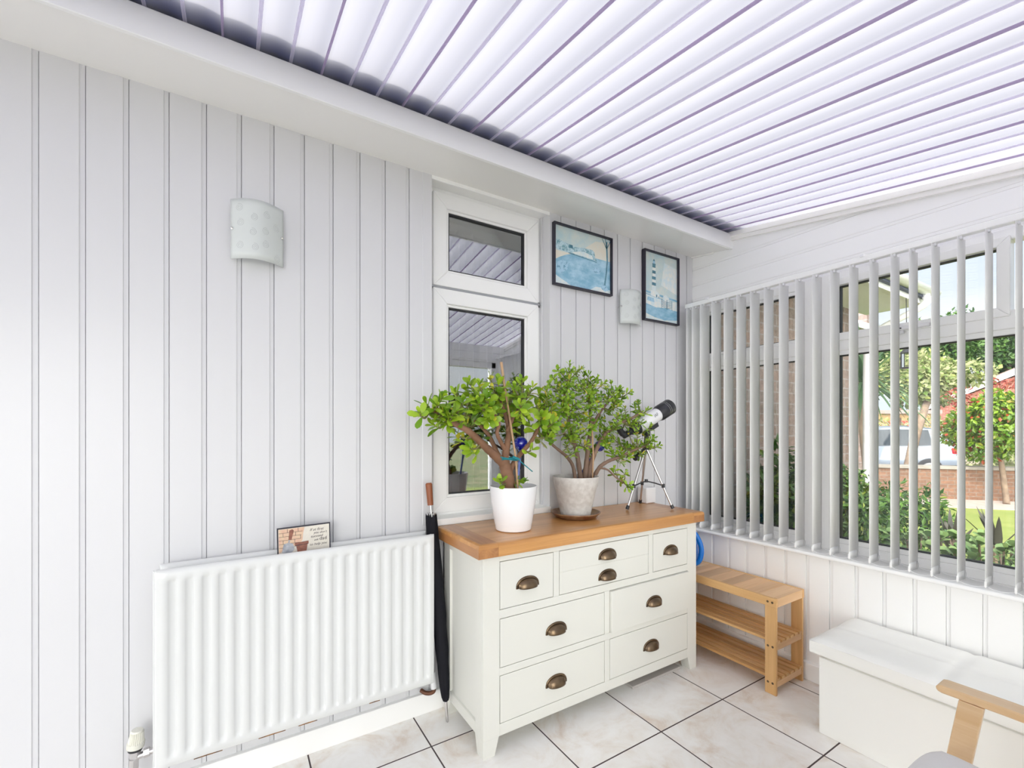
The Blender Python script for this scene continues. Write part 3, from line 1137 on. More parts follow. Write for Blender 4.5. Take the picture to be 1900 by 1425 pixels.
mb = MB()
mb.add(*along([(0.018, -0.006), (0.0215, -0.004), (0.022, 0.010), (0.0205, 0.0122), (0.0200, 0.013), (0.0165, 0.0415), (0.0165, 0.0425), (0.014, 0.047), (0.0, 0.048)], 48, True))
mb.build('thermostat_head', M['ribn'], tv, angle=25)
mb = MB()
mb.add(*along([(0.0175, -0.013), (0.0185, -0.0065)]))
mb.build('collar', M['blk'], tv)
mb = MB()
mb.add(*along([(0.0145, -0.033), (0.015, -0.0135)], 6))
mb.tube([(-0.257, 1.752, 0.0), (-0.256, 1.752, 0.10), (-0.2545, 1.752, 0.215)], 0.0078, 14)
mb.tube([(-0.256, 1.752, 0.17), (-0.2555, 1.752, 0.205)], 0.0125, 6)
mb.tube([(-0.254, 1.752, 0.207), (-0.224, 1.75, 0.214), (-0.205, 1.748, 0.216)], [0.009, 0.009, 0.008], 12)
mb.tube([(-0.232, 1.75, 0.2135), (-0.218, 1.75, 0.2145)], 0.0135, 6)
mb.build('valve_body', M['alu'], tv)
lv = thing('lockshield_valve', 'white capped pipe valve with rusty elbow behind the umbrella', 'radiator valve', (0.715, 1.772, 0))
MB().tube([(0.713, 1.772, 0.112), (0.708, 1.772, 0.183)], 0.0125, 18).build('valve_cap', M['white'], lv, bevel=.002)
MB().tube([(0.690, 1.765, 0.205), (0.706, 1.77, 0.203), (0.708, 1.772, 0.185)], 0.009, 12).tube([(0.708, 1.772, 0.17), (0.7075, 1.772, 0.255)], 0.0075, 12).build('valve_body', M['chrome'], lv)
MB().tube(curve_pts([(0.713, 1.772, 0.114), (0.714, 1.772, 0.100), (0.700, 1.776, 0.094), (0.680, 1.782, 0.098), (0.668, 1.80, 0.104)], 4), 0.0085, 12).build('pipe_elbow', M['copper'], lv)

# ------------------------------------------------------------------ plaque tucked behind the front of the radiator
PQ = [Vector(aty(513, 981, 1.752)), Vector(aty(611.5, 969, 1.752))]
pk = thing('plaque', 'cream plaque with a terracotta pot, trowel and a joke about dad, tucked behind the radiator', 'plaque', (0.22, 1.752, 0.72))
ang = math.radians(1.5)
P0 = Vector((0.1270, 1.749, 0.8545))
ex = Vector((math.cos(ang), 0, math.sin(ang) * 0.9))
ez = Vector((0.012, -0.05, 1)).normalized()
ez = (ez - ex * ez.dot(ex)).normalized()
# the plaque leans a little: its foot hangs clockwise
ex = (ex + Vector((0, 0, 0.0))).normalized()
ey = ez.cross(ex)


def pq(a, b, c=0.0):
    """a across, b down from the top edge, c in front of the face (metres)"""
    return P0 + ex * a - ez * b - ey * c * -1


def pbox(mb, a0, a1, b0, b1, c0, c1, mi=0):
    return mb.hexa([pq(a0, b1, c0), pq(a1, b1, c0), pq(a1, b0, c0), pq(a0, b0, c0), pq(a0, b1, c1), pq(a1, b1, c1), pq(a1, b0, c1), pq(a0, b0, c1)], mi)


def pquad(mb, pts, c, mi):
    return mb.add([pq(a, b, c) for a, b in pts], [tuple(range(len(pts)))], mi)


# make sure +c points towards the room (-y)
if (pq(0, 0, 1) - pq(0, 0, 0)).y > 0:
    ey = -ey
W_, H_ = 0.174, 0.150
MB_ = MB()
pbox(MB_, 0, W_, 0, H_, -0.006, 0)
MB_.build('plaque_board', M['frame_b'], pk)
pcream = mat('plaque_cream', (0.74, 0.70, 0.62), 0.5, var=(60, (0.70, 0.66, 0.60)))
pbrk = mat('plaque_brick', (0.72, 0.56, 0.38), 0.6, var=(50, (0.70, 0.44, 0.33)))
pterr = mat('plaque_terracotta', (0.36, 0.15, 0.10), 0.6, var=(60, (0.22, 0.09, 0.07)))
psteel = mat('plaque_trowel', (0.50, 0.52, 0.56), 0.4, var=(60, (0.30, 0.32, 0.38)))
pline = mat('plaque_ink', (0.05, 0.04, 0.05), 0.7)
pic = MB()
pquad(pic, [(0.004, 0.004), (W_ - .004, 0.004), (W_ - .004, H_), (0.004, H_)], 0.0004, 0)
pquad(pic, [(0.005, 0.005), (0.088, 0.005), (0.083, 0.026), (0.080, 0.052), (0.072, 0.060), (0.005, 0.060 + .028)], 0.0007, 1)
for bb in (0.018, 0.031, 0.044, 0.057, 0.070):
    pquad(pic, [(0.005, bb), (max(0.02, 0.085 - bb * .25), bb), (max(0.02, 0.085 - bb * .25), bb + .0011), (0.005, bb + .0011)], 0.0010, 4)
for (a_, bb) in ((0.032, 0.005), (0.066, .005), (0.018, .019), (0.058, .019), (0.036, .032), (0.074, 0.032), (0.018, .045), (0.055, .045)):
    pquad(pic, [(a_, bb), (a_ + .0012, bb), (a_ + .0012, bb + .013), (a_, bb + .013)], 0.0011, 4)
pquad(pic, [(0.039, 0.011), (0.048, 0.008), (0.053, 0.013), (0.045, 0.046), (0.035, 0.045)], 0.0014, 2)
pquad(pic, [(0.036, 0.045), (0.041, 0.045), (0.0385, 0.054), (0.034, 0.054)], 0.0015, 3)
pquad(pic, [(0.020, 0.058), (0.036, 0.054), (0.050, 0.060), (0.054, 0.080), (0.030, 0.110), (0.014, 0.085)], 0.0015, 3)
pquad(pic, [(0.055, 0.058), (0.100, 0.056), (0.100, 0.066), (0.055, 0.068)], 0.0018, 2)
pquad(pic, [(0.059, 0.068), (0.097, 0.066), (0.090, 0.105), (0.066, 0.105)], 0.0017, 2)
pquad(pic, [(0.056, 0.0675), (0.099, 0.0655), (0.099, 0.0672), (0.056, 0.0692)], 0.0020, 4)
pic.build('printed_picture', [pcream, pbrk, pterr, psteel, pline], pk, smooth=False, fix=False)


def text_into(mb, s, size, origin, xdir, ydir, shear=0.0, mi=0):
    """lettering outlines as flat faces added to a mesh"""
    cu = bpy.data.curves.new('t', 'FONT')
    cu.body = s
    cu.size = size
    cu.shear = shear
    o = bpy.data.objects.new('t', cu)
    COL.objects.link(o)
    me = bpy.data.meshes.new_from_object(o.evaluated_get(bpy.context.evaluated_depsgraph_get()))
    mb.add([Vector(origin) + xdir * v.co.x + ydir * v.co.y for v in me.vertices], [tuple(p.vertices) for p in me.polygons], mi)
    bpy.data.objects.remove(o)
    bpy.data.curves.remove(cu)
    bpy.data.meshes.remove(me)


lt_ = MB()
for s, sz, a_, bb, sh in (('If at first', .0135, 0.104, 0.023, .3), ("you don't", .0115, 0.117, 0.0345, .3), ('succeed', .0125, 0.107, 0.047, .3), ('ask', .011, 0.118, 0.060, .3), ('dad', .0175, 0.136, 0.060, 0), ('to help you', .0125, 0.103, 0.076, .3)):
    text_into(lt_, s, sz, pq(a_, bb, 0.001), ex, ez, sh)
lt_.build('lettering', pline, pk, smooth=False, fix=False)

# ------------------------------------------------------------------ umbrella
um = thing('umbrella', 'closed black umbrella with brown stitched handle standing between radiator and drawers', 'umbrella', (0.741, 1.70, 0))
A = Vector((0.744, 1.700, 0.0))
Bt = aty(795.5, 896, 1.778)
dv = Bt - A
Lt = dv.length


def up_(t):
    return A + dv * t


MB().tube([up_(t) for t in (0, .004, .02, .09, .10)], [0.003, .0052, .0055, .0068, .005], 14).build('ferrule', M['alu'], um)
cn = MB()
n_ = 24
P = []
ts = [0.088, .10, .14, .2, .3, .45, .6, .72, .82, .852, 0.862]
rr_ = [.011, .0145, .018, .0215, .025, .0275, .0275, .0255, .0225, .0215, .021]
for t, r in zip(ts, rr_):
    c = up_(t)
    row = []
    for k in range(n_ + 1):
        a = 2 * PI * k / n_ + t * 1.5
        f_ = 1 + 0.13 * math.sin(a * 8) + .05 * math.sin(a * 3 + t * 9)
        row.append((c.x + r * f_ * math.cos(a), c.y + r * f_ * math.sin(a), c.z + (0.010 * math.sin(a * 8) if t > .86 else 0)))
    P.append(row)
cn.grid(P)
cn.build('canopy', M['blkcloth'], um, angle=80)
MB().tube([up_(.80), up_(.93)], 0.0048, 12).build('shaft', M['chrome'], um)
for k in range(8):
    a = 2 * PI * k / 8
    p = up_(.868) + Vector((math.cos(a), math.sin(a), 0)) * .015
    MB().tube([p - Vector((0, 0, .012)), p + Vector((0, 0, .004))], [.002, .003], 8).build('rib_tip', M['chrome'], um)
hts = [i / 40 for i in range(41)]
hp, hr = [], []
for h in hts:
    hp.append(up_(.905 + .095 * h))
    r = 0.0122 + 0.0020 * h
    if .25 < h < .8:
        r += .0006 * math.sin(h * 110)
    if h > .96:
        r *= .8
    hr.append(r)
MB().tube(hp, hr, 18).build('handle', M['brownwood'], um, angle=60)


# ------------------------------------------------------------------ wall lamps
def wall_lamp(xc, z0, z1, w, label):
    t = thing('wall_lamp', label, 'lamp', (xc, WY, (z0 + z1) / 2), 'frosted glass wall lamps with spirals')
    n_ = 24
    P = []

    def yoff(a):
        s_ = (a + 1) / 2
        return WY - 0.020 - 0.042 * math.sin(PI * s_) ** 0.9
    for zz in range(9):
        row = []
        for i in range(n_ + 1):
            a = i / n_ * 2 - 1
            row.append((xc + a * w / 2, yoff(a), z0 + (z1 - z0) * zz / 8))
        P.append(row)
    g = MB().grid(P)
    sh = g.build('glass_shade', M['lampglass'], t, solid=0.004, angle=70)
    for (a0, zz, sg) in ((-.15, .70, 1), (.35, .78, -1), (-.2, .45, 1), (.3, .50, -1), (-.12, .20, 1), (.28, .28, 1), (-.66, .6, 1), (-.68, .22, 1), (.72, .62, -1), (.74, .10, 1), (-.7, .85, 1)):
        pts = []
        for k in range(30):
            th = k / 29 * 4.6 * PI / 1
            r = 0.0018 + 0.0095 * k / 29
            aa = a0 + (r * math.cos(th) * sg) / (w / 2)
            if abs(aa) > .97:
                continue
            pts.append((xc + aa * w / 2, yoff(aa) - 0.0024, z0 + (z1 - z0) * zz + r * math.sin(th) * 1.15))
        if len(pts) > 4:
            MB().tube(pts, 0.0005, 4).build('etched_spiral', M['etch'], sh)
    zc = (z0 + z1) / 2 + 0.0
    for s_ in (-1, 1):
        xx = xc + s_ * (w / 2 - .004)
        MB().tube([(xx, WY, zc), (xx, WY - .022, zc)], .0028, 10).lathe([(0, -.0055), (.004, -.004), (.0055, 0), (.004, .004), (0, .0055)], (xx, WY - .027, zc), 12).build('screw_stud', M['chrome'], t)
    MB().box(xc - .04, xc + .04, WY - .012, WY, zc - .045, zc + .045).build('back_plate', M['white'], t, bevel=.003)
    MB().lathe([(0, -.03), (.011, -.03), (.013, 0), (.02, .025), (.016, .045), (0, .052)], (xc, WY - .034, zc), 20).build('bulb', M['lampglass'], t)
    return t


wall_lamp(0.071, 1.778, 1.980, 0.158, 'frosted glass wall lamp with etched spirals above the radiator')
wall_lamp(1.899, 1.786, 1.975, 0.160, 'frosted glass wall lamp between the two framed seaside pictures')


# ------------------------------------------------------------------ framed pictures
def framed(name, label, x0, x1, z0, z1, painter):
    t = thing(name, label, 'picture', ((x0 + x1) / 2, WY, (z0 + z1) / 2), 'black framed seaside pictures')
    mb = MB()
    ring(mb, x0, x1, z0, z1, 0.0085, WY - .024, WY)
    mb.build('picture_frame', M['frame_b'], t, bevel=.001)
    painter(t, x0 + .008, x1 - .008, z0 + .008, z1 - .008, WY - .010)
    return t


def washmat(name, ca, cb, sc, th=(.4, .62), stretch=(1, 1, 1)):
    m, N, L, b = mat_base(name)
    tc_ = N.new('ShaderNodeTexCoord')
    mp = N.new('ShaderNodeMapping')
    mp.inputs['Scale'].default_value = stretch
    n = N.new('ShaderNodeTexNoise')
    n.inputs['Scale'].default_value = sc
    n.inputs['Detail'].default_value = 8
    n.inputs['Roughness'].default_value = .7
    c = N.new('ShaderNodeValToRGB')
    c.color_ramp.elements[0].position = th[0]
    c.color_ramp.elements[0].color = (*ca, 1)
    c.color_ramp.elements[1].position = th[1]
    c.color_ramp.elements[1].color = (*cb, 1)
    L.new(tc_.outputs['Object'], mp.inputs[0])
    L.new(mp.outputs[0], n.inputs['Vector'])
    L.new(n.outputs[0], c.inputs[0])
    L.new(c.outputs[0], b.inputs['Base Color'])
    b.inputs['Roughness'].default_value = .35
    b.inputs['Coat Weight'].default_value = .6
    b.inputs['Coat Roughness'].default_value = .03
    return m


PM = [washmat('art_sky', (0.50, 0.68, 0.72), (0.72, 0.76, 0.70), 7),
      washmat('art_sea', (0.20, 0.45, 0.62), (0.42, 0.66, 0.80), 11, stretch=(1, 1, 2)),
      washmat('art_cliff', (0.10, 0.30, 0.38), (0.55, 0.74, 0.80), 60, (.38, .58)),
      washmat('art_paper', (0.66, 0.80, 0.84), (0.86, 0.86, 0.80), 30),
      washmat('art_ink', (0.03, 0.16, 0.24), (0.10, 0.28, 0.36), 50),
      washmat('art_glow', (0.80, 0.74, 0.62), (0.76, 0.77, 0.70), 9),
      washmat('art_scribble', (0.08, 0.26, 0.42), (0.38, 0.62, 0.78), 75, (.36, .48))]


def painter_tools(x0, x1, z0, z1, y):
    def Q(mb, pts, c, mi):
        mb.add([(x0 + (x1 - x0) * a, y - c, z0 + (z1 - z0) * b_) for a, b_ in pts], [tuple(range(len(pts)))], mi)
    return Q


def paint_bay(t, x0, x1, z0, z1, y):
    mb = MB()
    Q = painter_tools(x0, x1, z0, z1, y)
    Q(mb, [(0, 0), (1, 0), (1, 1), (0, 1)], 0, 0)
    Q(mb, [(.35, .5), (1, .5), (1, .95), (.72, .9), (.5, .7)], .0002, 5)
    Q(mb, [(0, 0), (1, 0), (1, .60), (.72, .60), (.62, .57), (0, .57)], .0004, 1)
    Q(mb, [(0, .57), (.3, .57), (.2, .53), (.1, .47), (0, .40)], .0006, 5)
    Q(mb, [(0, .60), (.0, .745), (.08, .76), (.2, .73), (.35, .70), (.5, .725), (.66, .73), (.7, .70), (.715, .60), (.75, .55), (.45, .565), (.25, .58)], .0008, 2)
    Q(mb, [(.24, .66), (.32, .66), (.31, .72), (.25, .72)], .0010, 4)
    Q(mb, [(.24, .565), (.74, .525), (.75, .535), (.24, .58)], .0010, 4)
    Q(mb, [(.30, .585), (.68, .56), (.66, .63), (.5, .66), (.33, .61)], .0010, 3)
    Q(mb, [(0, 0), (.0, .16), (.1, .11), (.22, .05), (.32, 0)], .0010, 3)
    Q(mb, [(.6, 0), (.72, .09), (.85, .10), (1, .08), (1, 0)], .0010, 3)
    Q(mb, [(.04, .26), (.06, .38), (.14, .43), (.24, .40), (.22, .28), (.12, .2)], .0010, 6)
    Q(mb, [(.66, .38), (.74, .44), (.82, .40), (.80, .33), (.7, .32)], .0010, 6)
    Q(mb, [(.915, .95), (.945, .95), (.955, .6), (.94, .4), (.90, .1), (.87, .1), (.915, .4), (.93, .6)], .0012, 4)
    for a_, b2 in ((.84, .985), (.99, .97), (.90, 1.0)):
        Q(mb, [(.925, .82), (.94, .82), (a_ + .012, b2 if b2 < 1 else .995), (a_, b2 if b2 < 1 else .995)], .0012, 4)
    Q(mb, [(.82, .08), (.86, .16), (.92, .14), (.97, .07), (.9, .04)], .0014, 6)
    mb.build('print', PM, t, smooth=False, fix=False)


def paint_light(t, x0, x1, z0, z1, y):
    mb = MB()
    Q = painter_tools(x0, x1, z0, z1, y)
    Q(mb, [(0, 0), (1, 0), (1, 1), (0, 1)], 0, 0)
    Q(mb, [(.5, .55), (1, .45), (1, .85), (.6, .9)], .0002, 3)
    Q(mb, [(0, .43), (1, .375), (1, .345), (0, .40)], .0004, 1)
    Q(mb, [(0, 0), (1, 0), (1, .33), (.55, .34), (0, .385)], .0004, 1)
    Q(mb, [(0, .24), (.35, .2), (.7, .22), (1, .2), (1, .33), (.4, .335), (0, .375)], .0006, 3)
    Q(mb, [(0, 0), (.0, .1), (.3, .05), (.6, .03), (1, .06), (1, 0)], .0006, 3)
    Q(mb, [(.08, .28), (.3, .27), (.28, .33), (.1, .34)], .0008, 6)
    n_b = 9
    for i in range(n_b):
        b0, b1 = .43 + .40 * i / n_b, .43 + .40 * (i + 1) / n_b
        w0, w1_ = .062 - .018 * i / n_b, .062 - .018 * (i + 1) / n_b
        Q(mb, [(.285 - w0, b0), (.285 + w0, b0), (.285 + w1_, b1), (.285 - w1_, b1)], .0008, 4 if i % 2 == 0 and i > 0 else 3)
    Q(mb, [(.235, .83), (.335, .83), (.335, .845), (.235, .845)], .0010, 4)
    Q(mb, [(.25, .845), (.32, .845), (.315, .885), (.255, .885)], .0010, 6)
    Q(mb, [(.25, .885), (.32, .885), (.285, .915)], .0010, 4)
    Q(mb, [(.19, .36), (.45, .345), (.45, .40), (.38, .44), (.19, .44)], .0009, 3)
    Q(mb, [(.35, .355), (.38, .353), (.38, .39), (.35, .392)], .0011, 4)
    Q(mb, [(.42, .345), (.44, .344), (.44, .37), (.42, .37)], .0011, 4)
    Q(mb, [(.56, .32), (.74, .31), (.74, .38), (.65, .42), (.56, .39)], .0011, 3)
    Q(mb, [(.45, .21), (.50, .21), (.50, .33), (.45, .33)], .0011, 3)
    Q(mb, [(.86, .20), (.91, .20), (.91, .31), (.86, .31)], .0011, 3)
    for a0, a1, f_ in ((.51, .675, 1), (.675, .84, -1)):
        for k in range(5):
            b0 = .215 + k * .023
            c0, c1 = (b0 + .03, b0) if f_ == 1 else (b0, b0 + .03)
            Q(mb, [(a0, c0), (a1, c1), (a1, c1 - .006), (a0, c0 - .006)], .0013, 4)
        Q(mb, [(a0, .20), (a0 + .01, .20), (a0 + .01, .35), (a0, .35)], .0013, 4)
        Q(mb, [(a1 - .01, .20), (a1, .20), (a1, .34), (a1 - .01, .34)], .0013, 4)
    mb.build('print', PM, t, smooth=False, fix=False)


framed('framed_picture', 'wide black framed print of a blue bay with headland and tree', 1.362, 1.762, 1.928, 2.243, paint_bay)
framed('framed_picture', 'tall black framed print of a striped lighthouse and gate', 2.015, 2.322, 1.834, 2.246, paint_light)

# ------------------------------------------------------------------ bamboo bench
bn = thing('shoe_bench', 'slatted bamboo shoe bench with two shelves standing beneath the window sill', 'bench', (2.185, 1.42, 0))
BX0, BX1, BY0, BY1, BZ = 2.063, 2.312, 1.080, 1.780, 0.437
seat = MB()
n_ = 10
for i in range(n_):
    a_ = BY0 + .018 + i * (BY1 - BY0 - .036) / n_
    b_ = a_ + (BY1 - BY0 - .036) / n_ - .0012
    seat.box(BX0 + .015, BX1 - .015, a_, b_, BZ - .014, BZ - .001)
seat.build('seat_slats', M['bamboo_x'], bn, bevel=.001)
for a_, b_ in ((BX0, BX0 + .0148), (BX1 - .0148, BX1)):
    MB().box(a_, b_, BY0, BY1, BZ - .040, BZ).build('seat_rail', M['bamboo'], bn, bevel=.0015)
for a_, b_ in ((BY0 + .0004, BY0 + .0175), (BY1 - .0175, BY1 - .0004)):
    MB().box(BX0 + .0152, BX1 - .0152, a_, b_, BZ - .040, BZ).build('seat_end', M['bamboo_x'], bn, bevel=.0015)
leg_tops = BZ - .0402
for xa, xb in ((BX0 + .003, BX0 + .016), (BX1 - .016, BX1 - .003)):
    for ya, yb in ((BY0 + .002, BY0 + .052), (BY1 - .052, BY1 - .002)):
        lg = MB().box(xa, xb, ya, yb, 0, leg_tops)
        lo = lg.build('leg', wood_leg if 'wood_leg' in globals() else M.setdefault('bamboo_z', wood('bamboo_upright', (0.55, 0.29, 0.10), (0.78, 0.49, 0.22), 2, 20, .42, .05, 0, .06)), bn, bevel=.0015)
for zz in (0.205, 0.038):
    sh = MB()
    for i in range(6):
        xx = BX0 + .017 + i * 0.0385
        sh.box(xx, xx + .026, BY0 + .003, BY1 - .003, zz + .025, zz + .037)
    so = sh.build('shelf', M['bamboo'], bn, bevel=.001)
    for a_, b_ in ((BY0 + .004, BY0 + .019), (BY1 - .019, BY1 - .004)):
        MB().box(BX0 + .0165, BX1 - .0165, a_, b_, zz - .003, zz + .0248).build('shelf_bearer', M['bamboo_x'], so, bevel=.001)
for yy in (BY0 + .017, BY0 + .038, BY1 - .017, BY1 - .038):
    for zz, xo in ((BZ - .020, 0), (0.216, .003), (0.052, .003)):
        MB().tube([(BX0 + xo - .0006, yy, zz), (BX0 + xo + .001, yy, zz)], .0052, 14).build('screw', M['brass'], bn)

# ------------------------------------------------------------------ watering can on the bench
wc = thing('watering_can', 'bright blue plastic watering can with looped handle on the slatted bench', 'watering can', (2.19, 1.64, BZ))
cb = MB()
cb.lathe([(0, .0), (.078, .0), (.085, .006), (.086, .05), (.080, .12), (.066, .165), (.045, .178), (.042, .178), (.060, .160), (.075, .11), (.08, .05), (.078, .01), (0, .008)], (2.17, 1.655, BZ), 40)
cb.build('body', M['can'], wc, angle=60)
pts = [(2.165, 1.69, BZ + .165), (2.15, 1.66, BZ + .205), (2.135, 1.60, BZ + .226), (2.152, 1.560, BZ + .190), (2.17, 1.540, BZ + .135), (2.172, 1.535, BZ + .085), (2.166, 1.545, BZ + .04), (2.158, 1.575, BZ + .020), (2.16, 1.60, BZ + .02)]
MB().tube(curve_pts(pts, 6), lerp_list([.010, .010, .0115, .0125, .0135, .0135, .0135, .014, .016], len(curve_pts(pts, 6))), 16, flat=1.0).build('handle', M['can'], wc)
pts = [(2.175, 1.72, BZ + .05), (2.18, 1.755, BZ + .12), (2.18, 1.765, BZ + .20)]
MB().tube(curve_pts(pts, 5), lerp_list([.018, .012, .009], len(curve_pts(pts, 5))), 14).build('spout', M['can'], wc)

# ------------------------------------------------------------------ ottoman
ot = thing('storage_ottoman', 'long white faux leather storage ottoman with padded lid against the right wall', 'ottoman', (2.13, 0.31, 0))
ob = MB().box(1.968, 2.312, YF + .06, 0.866, 0.0, 0.300)
ob.build('box', M['leather_w'], ot, bevel=.003)
ld = MB()
lx0, lx1, ly0, ly1 = 1.940, 2.326, YF + .045, 0.888
nx_, ny_ = 26, 66
P = []
sy = [ly0 + (ly1 - ly0) * k / 3 for k in range(4)]
for i in range(ny_ + 1):
    row = []
    for j in range(nx_ + 1):
        a, b2 = j / nx_, i / ny_
        x_, y_ = lx0 + (lx1 - lx0) * a, ly0 + (ly1 - ly0) * b2
        e = min(x_ - lx0, lx1 - x_, y_ - ly0, ly1 - y_)
        h = 0.364 + 0.0 * a + 0.020 * (1 - math.exp(-e / .022))
        for s_ in sy[1:-1]:
            h -= 0.006 * math.exp(-((y_ - s_) / .008) ** 2)
        h -= 0.004 * math.exp(-((x_ - (lx0 + lx1) / 2) / .008) ** 2)
        h += 0.0015 * math.sin(x_ * 40 + y_ * 13) * math.sin(y_ * 23)
        row.append((x_, y_, h))
    P.append(row)
ld.grid(P)
# skirt
per = [(lx0, ly0), (lx1, ly0), (lx1, ly1), (lx0, ly1), (lx0, ly0)]
for k in range(4):
    (xa, ya), (xb, yb) = per[k], per[k + 1]
    m_ = 30
    ld.grid([[(xa + (xb - xa) * i / m_, ya + (yb - ya) * i / m_, z_) for i in range(m_ + 1)] for z_ in (0.322, 0.3645)])
ld.box(lx0 + .002, lx1 - .002, ly0 + .002, ly1 - .002, 0.3185, 0.324)
ld.box(lx0 + .045, lx1 - .045, ly0 + .045, ly1 - .045, 0.3005, 0.319)
lo = ld.build('lid', M['leather_w'], ot, angle=60)

# ------------------------------------------------------------------ armchair
ac = thing('armchair', 'birch bentwood armchair with pale grey cushion in front of the ottoman', 'chair', (1.36, 0.12, 0))
for s_, x0 in ((1, 1.632), (-1, 0.972)):
    x1 = x0 + .058
    arm = MB()
    prof = [(0.418, .4825), (0.426, .485), (0.4305, .490), (0.4305, .496), (0.427, .501), (0.418, .5035), (0.30, .5045), (0.1, .501), (-0.1, .487), (-.18, .478), (-.18, .458), (-.1, .467), (0.1, .4805), (0.30, .4835)]
    arm.prism(prof, 'x', x0, x1)
    arm.build('arm', M['birch'], ac, bevel=.004)
    lg = MB()
    lg.hexa([(x0 + .002, .405, 0.02), (x0 + .020, .405, 0.02), (x0 + .020, .455, 0.02), (x0 + .002, .455, .02),
             (x0 + .002, .3375, .481), (x0 + .020, .3375, .481), (x0 + .020, .3850, .4815), (x0 + .002, .3850, .4815)])
    lg.build('front_leg', M['birch'], ac, bevel=.002)
    lg = MB()
    lg.prism([(.44, 0.0), (.455, .02), (.44, .024), (-.12, .024), (-.16, .03), (-.20, .46), (-.222, .46), (-.185, .02), (-.15, 0.0)], 'x', x0 + .002, x0 + .034)
    lg.build('rear_leg', M['birch'], ac, bevel=.002)
MB().box(1.006, 1.632, .30, .32, .26, .30).build('cross_rail', M['birch'], ac, bevel=.003)
MB().box(1.006, 1.632, -.14, -.12, .24, .28).build('cross_rail', M['birch'], ac, bevel=.003)


def cushion(mb, cx_, cy_, cz_, sx, sy_, sz, tilt=0.0, n=20):
    for side in (1, -1):
        P = []
        for i in range(n + 1):
            row = []
            for j in range(n + 1):
                a, b2 = j / n * 2 - 1, i / n * 2 - 1
                rx_ = abs(a) ** 5 + abs(b2) ** 5
                h = max(0.0, 1 - rx_ * .55) ** .5 if rx_ < 1.8 else 0
                e_ = (1 - abs(a) ** 8) * (1 - abs(b2) ** 8)
                hh = sz / 2 * (e_ ** .35) * (0.86 + .14 * (1 - a * a) * (1 - b2 * b2))
                q = Vector((a * sx / 2 * (1 - .04 * abs(b2) ** 6), b2 * sy_ / 2 * (1 - .04 * abs(a) ** 6), side * hh))
                ct, st_ = math.cos(tilt), math.sin(tilt)
                row.append((cx_ + q.x, cy_ + q.y * ct - q.z * st_, cz_ + q.y * st_ + q.z * ct))
            P.append(row)
        mb.grid(P)
    return mb


cs = cushion(MB(), 1.315, .150, .338, .46, .55, .088, 0.10)
cs.build('seat_cushion', M['fabric_g'], ac, angle=80)
cs = cushion(MB(), 1.315, -.165, .62, .46, .60, .08, -1.30 + PI)
cs.build('back_cushion', M['fabric_g'], ac, angle=80)

# ------------------------------------------------------------------ pots, saucer, plants
DT = DZ + 0.05
POT1 = Vector((0.985, 1.575, DT))
POT2 = Vector((1.372, 1.640, DT))


def leaf(mb, p, d, nrm, ln, wd, th=0.18, mi=0):
    """thick obovate leaf"""
    d = d.normalized()
    s_ = d.cross(nrm)
    if s_.length < 1e-3:
        s_ = d.orthogonal()
    s_.normalize()
    nn = s_.cross(d).normalized()
    sec = [(0.0, .10, 0), (.2, .42, .02), (.45, .80, .05), (.7, 1.0, .07), (.88, .78, .06), (1.0, .12, .03)]
    vs, fs = [], []
    for t, w, cup in sec:
        c = p + d * (ln * t) + nn * (ln * (0.10 * math.sin(t * 2.2) - .0))
        hw, hh = wd * .5 * w, wd * th * .5 * (w ** .6)
        vs += [c + s_ * hw + nn * hh * .4, c + nn * hh, c - s_ * hw + nn * hh * .4, c - nn * hh]
    for i in range(len(sec) - 1):
        for k in range(4):
            k2 = (k + 1) % 4
            fs.append((i * 4 + k, i * 4 + k2, i * 4 + 4 + k2, i * 4 + 4 + k))
    fs += [(3, 2, 1, 0), (20, 21, 22, 23)]
    mb.add(vs, fs, mi)


def rnd_unit():
    v = Vector(rng.normal(size=3))
    return v.normalized()


def rosette(mb, tip, d, pairs, ln, wd, gap):
    d = d.normalized()
    a = d.orthogonal().normalized()
    a = Matrix.Rotation(rng.uniform(0, PI), 3, d) @ a
    for k in range(pairs):
        base = tip - d * gap * k
        open_ = 0.45 + 0.75 * min(1, (k + .3) / max(1, pairs - 1)) + rng.uniform(-.15, .15)
        sz = (0.62 if k == 0 else (0.88 if k == 1 else 1.0)) * rng.uniform(.8, 1.12)
        for s_ in (1, -1):
            dirv = (d * math.cos(open_) + a * s_ * math.sin(open_) + rnd_unit() * .12 + Vector((0, 0, -.10 * k))).normalized()
            nrm = (d * math.sin(open_) - a * s_ * math.cos(open_) + rnd_unit() * .1)
            leaf(mb, base, dirv, nrm, ln * sz, wd * sz)
        a = Matrix.Rotation(PI / 2 + rng.uniform(-.2, .2), 3, d) @ a


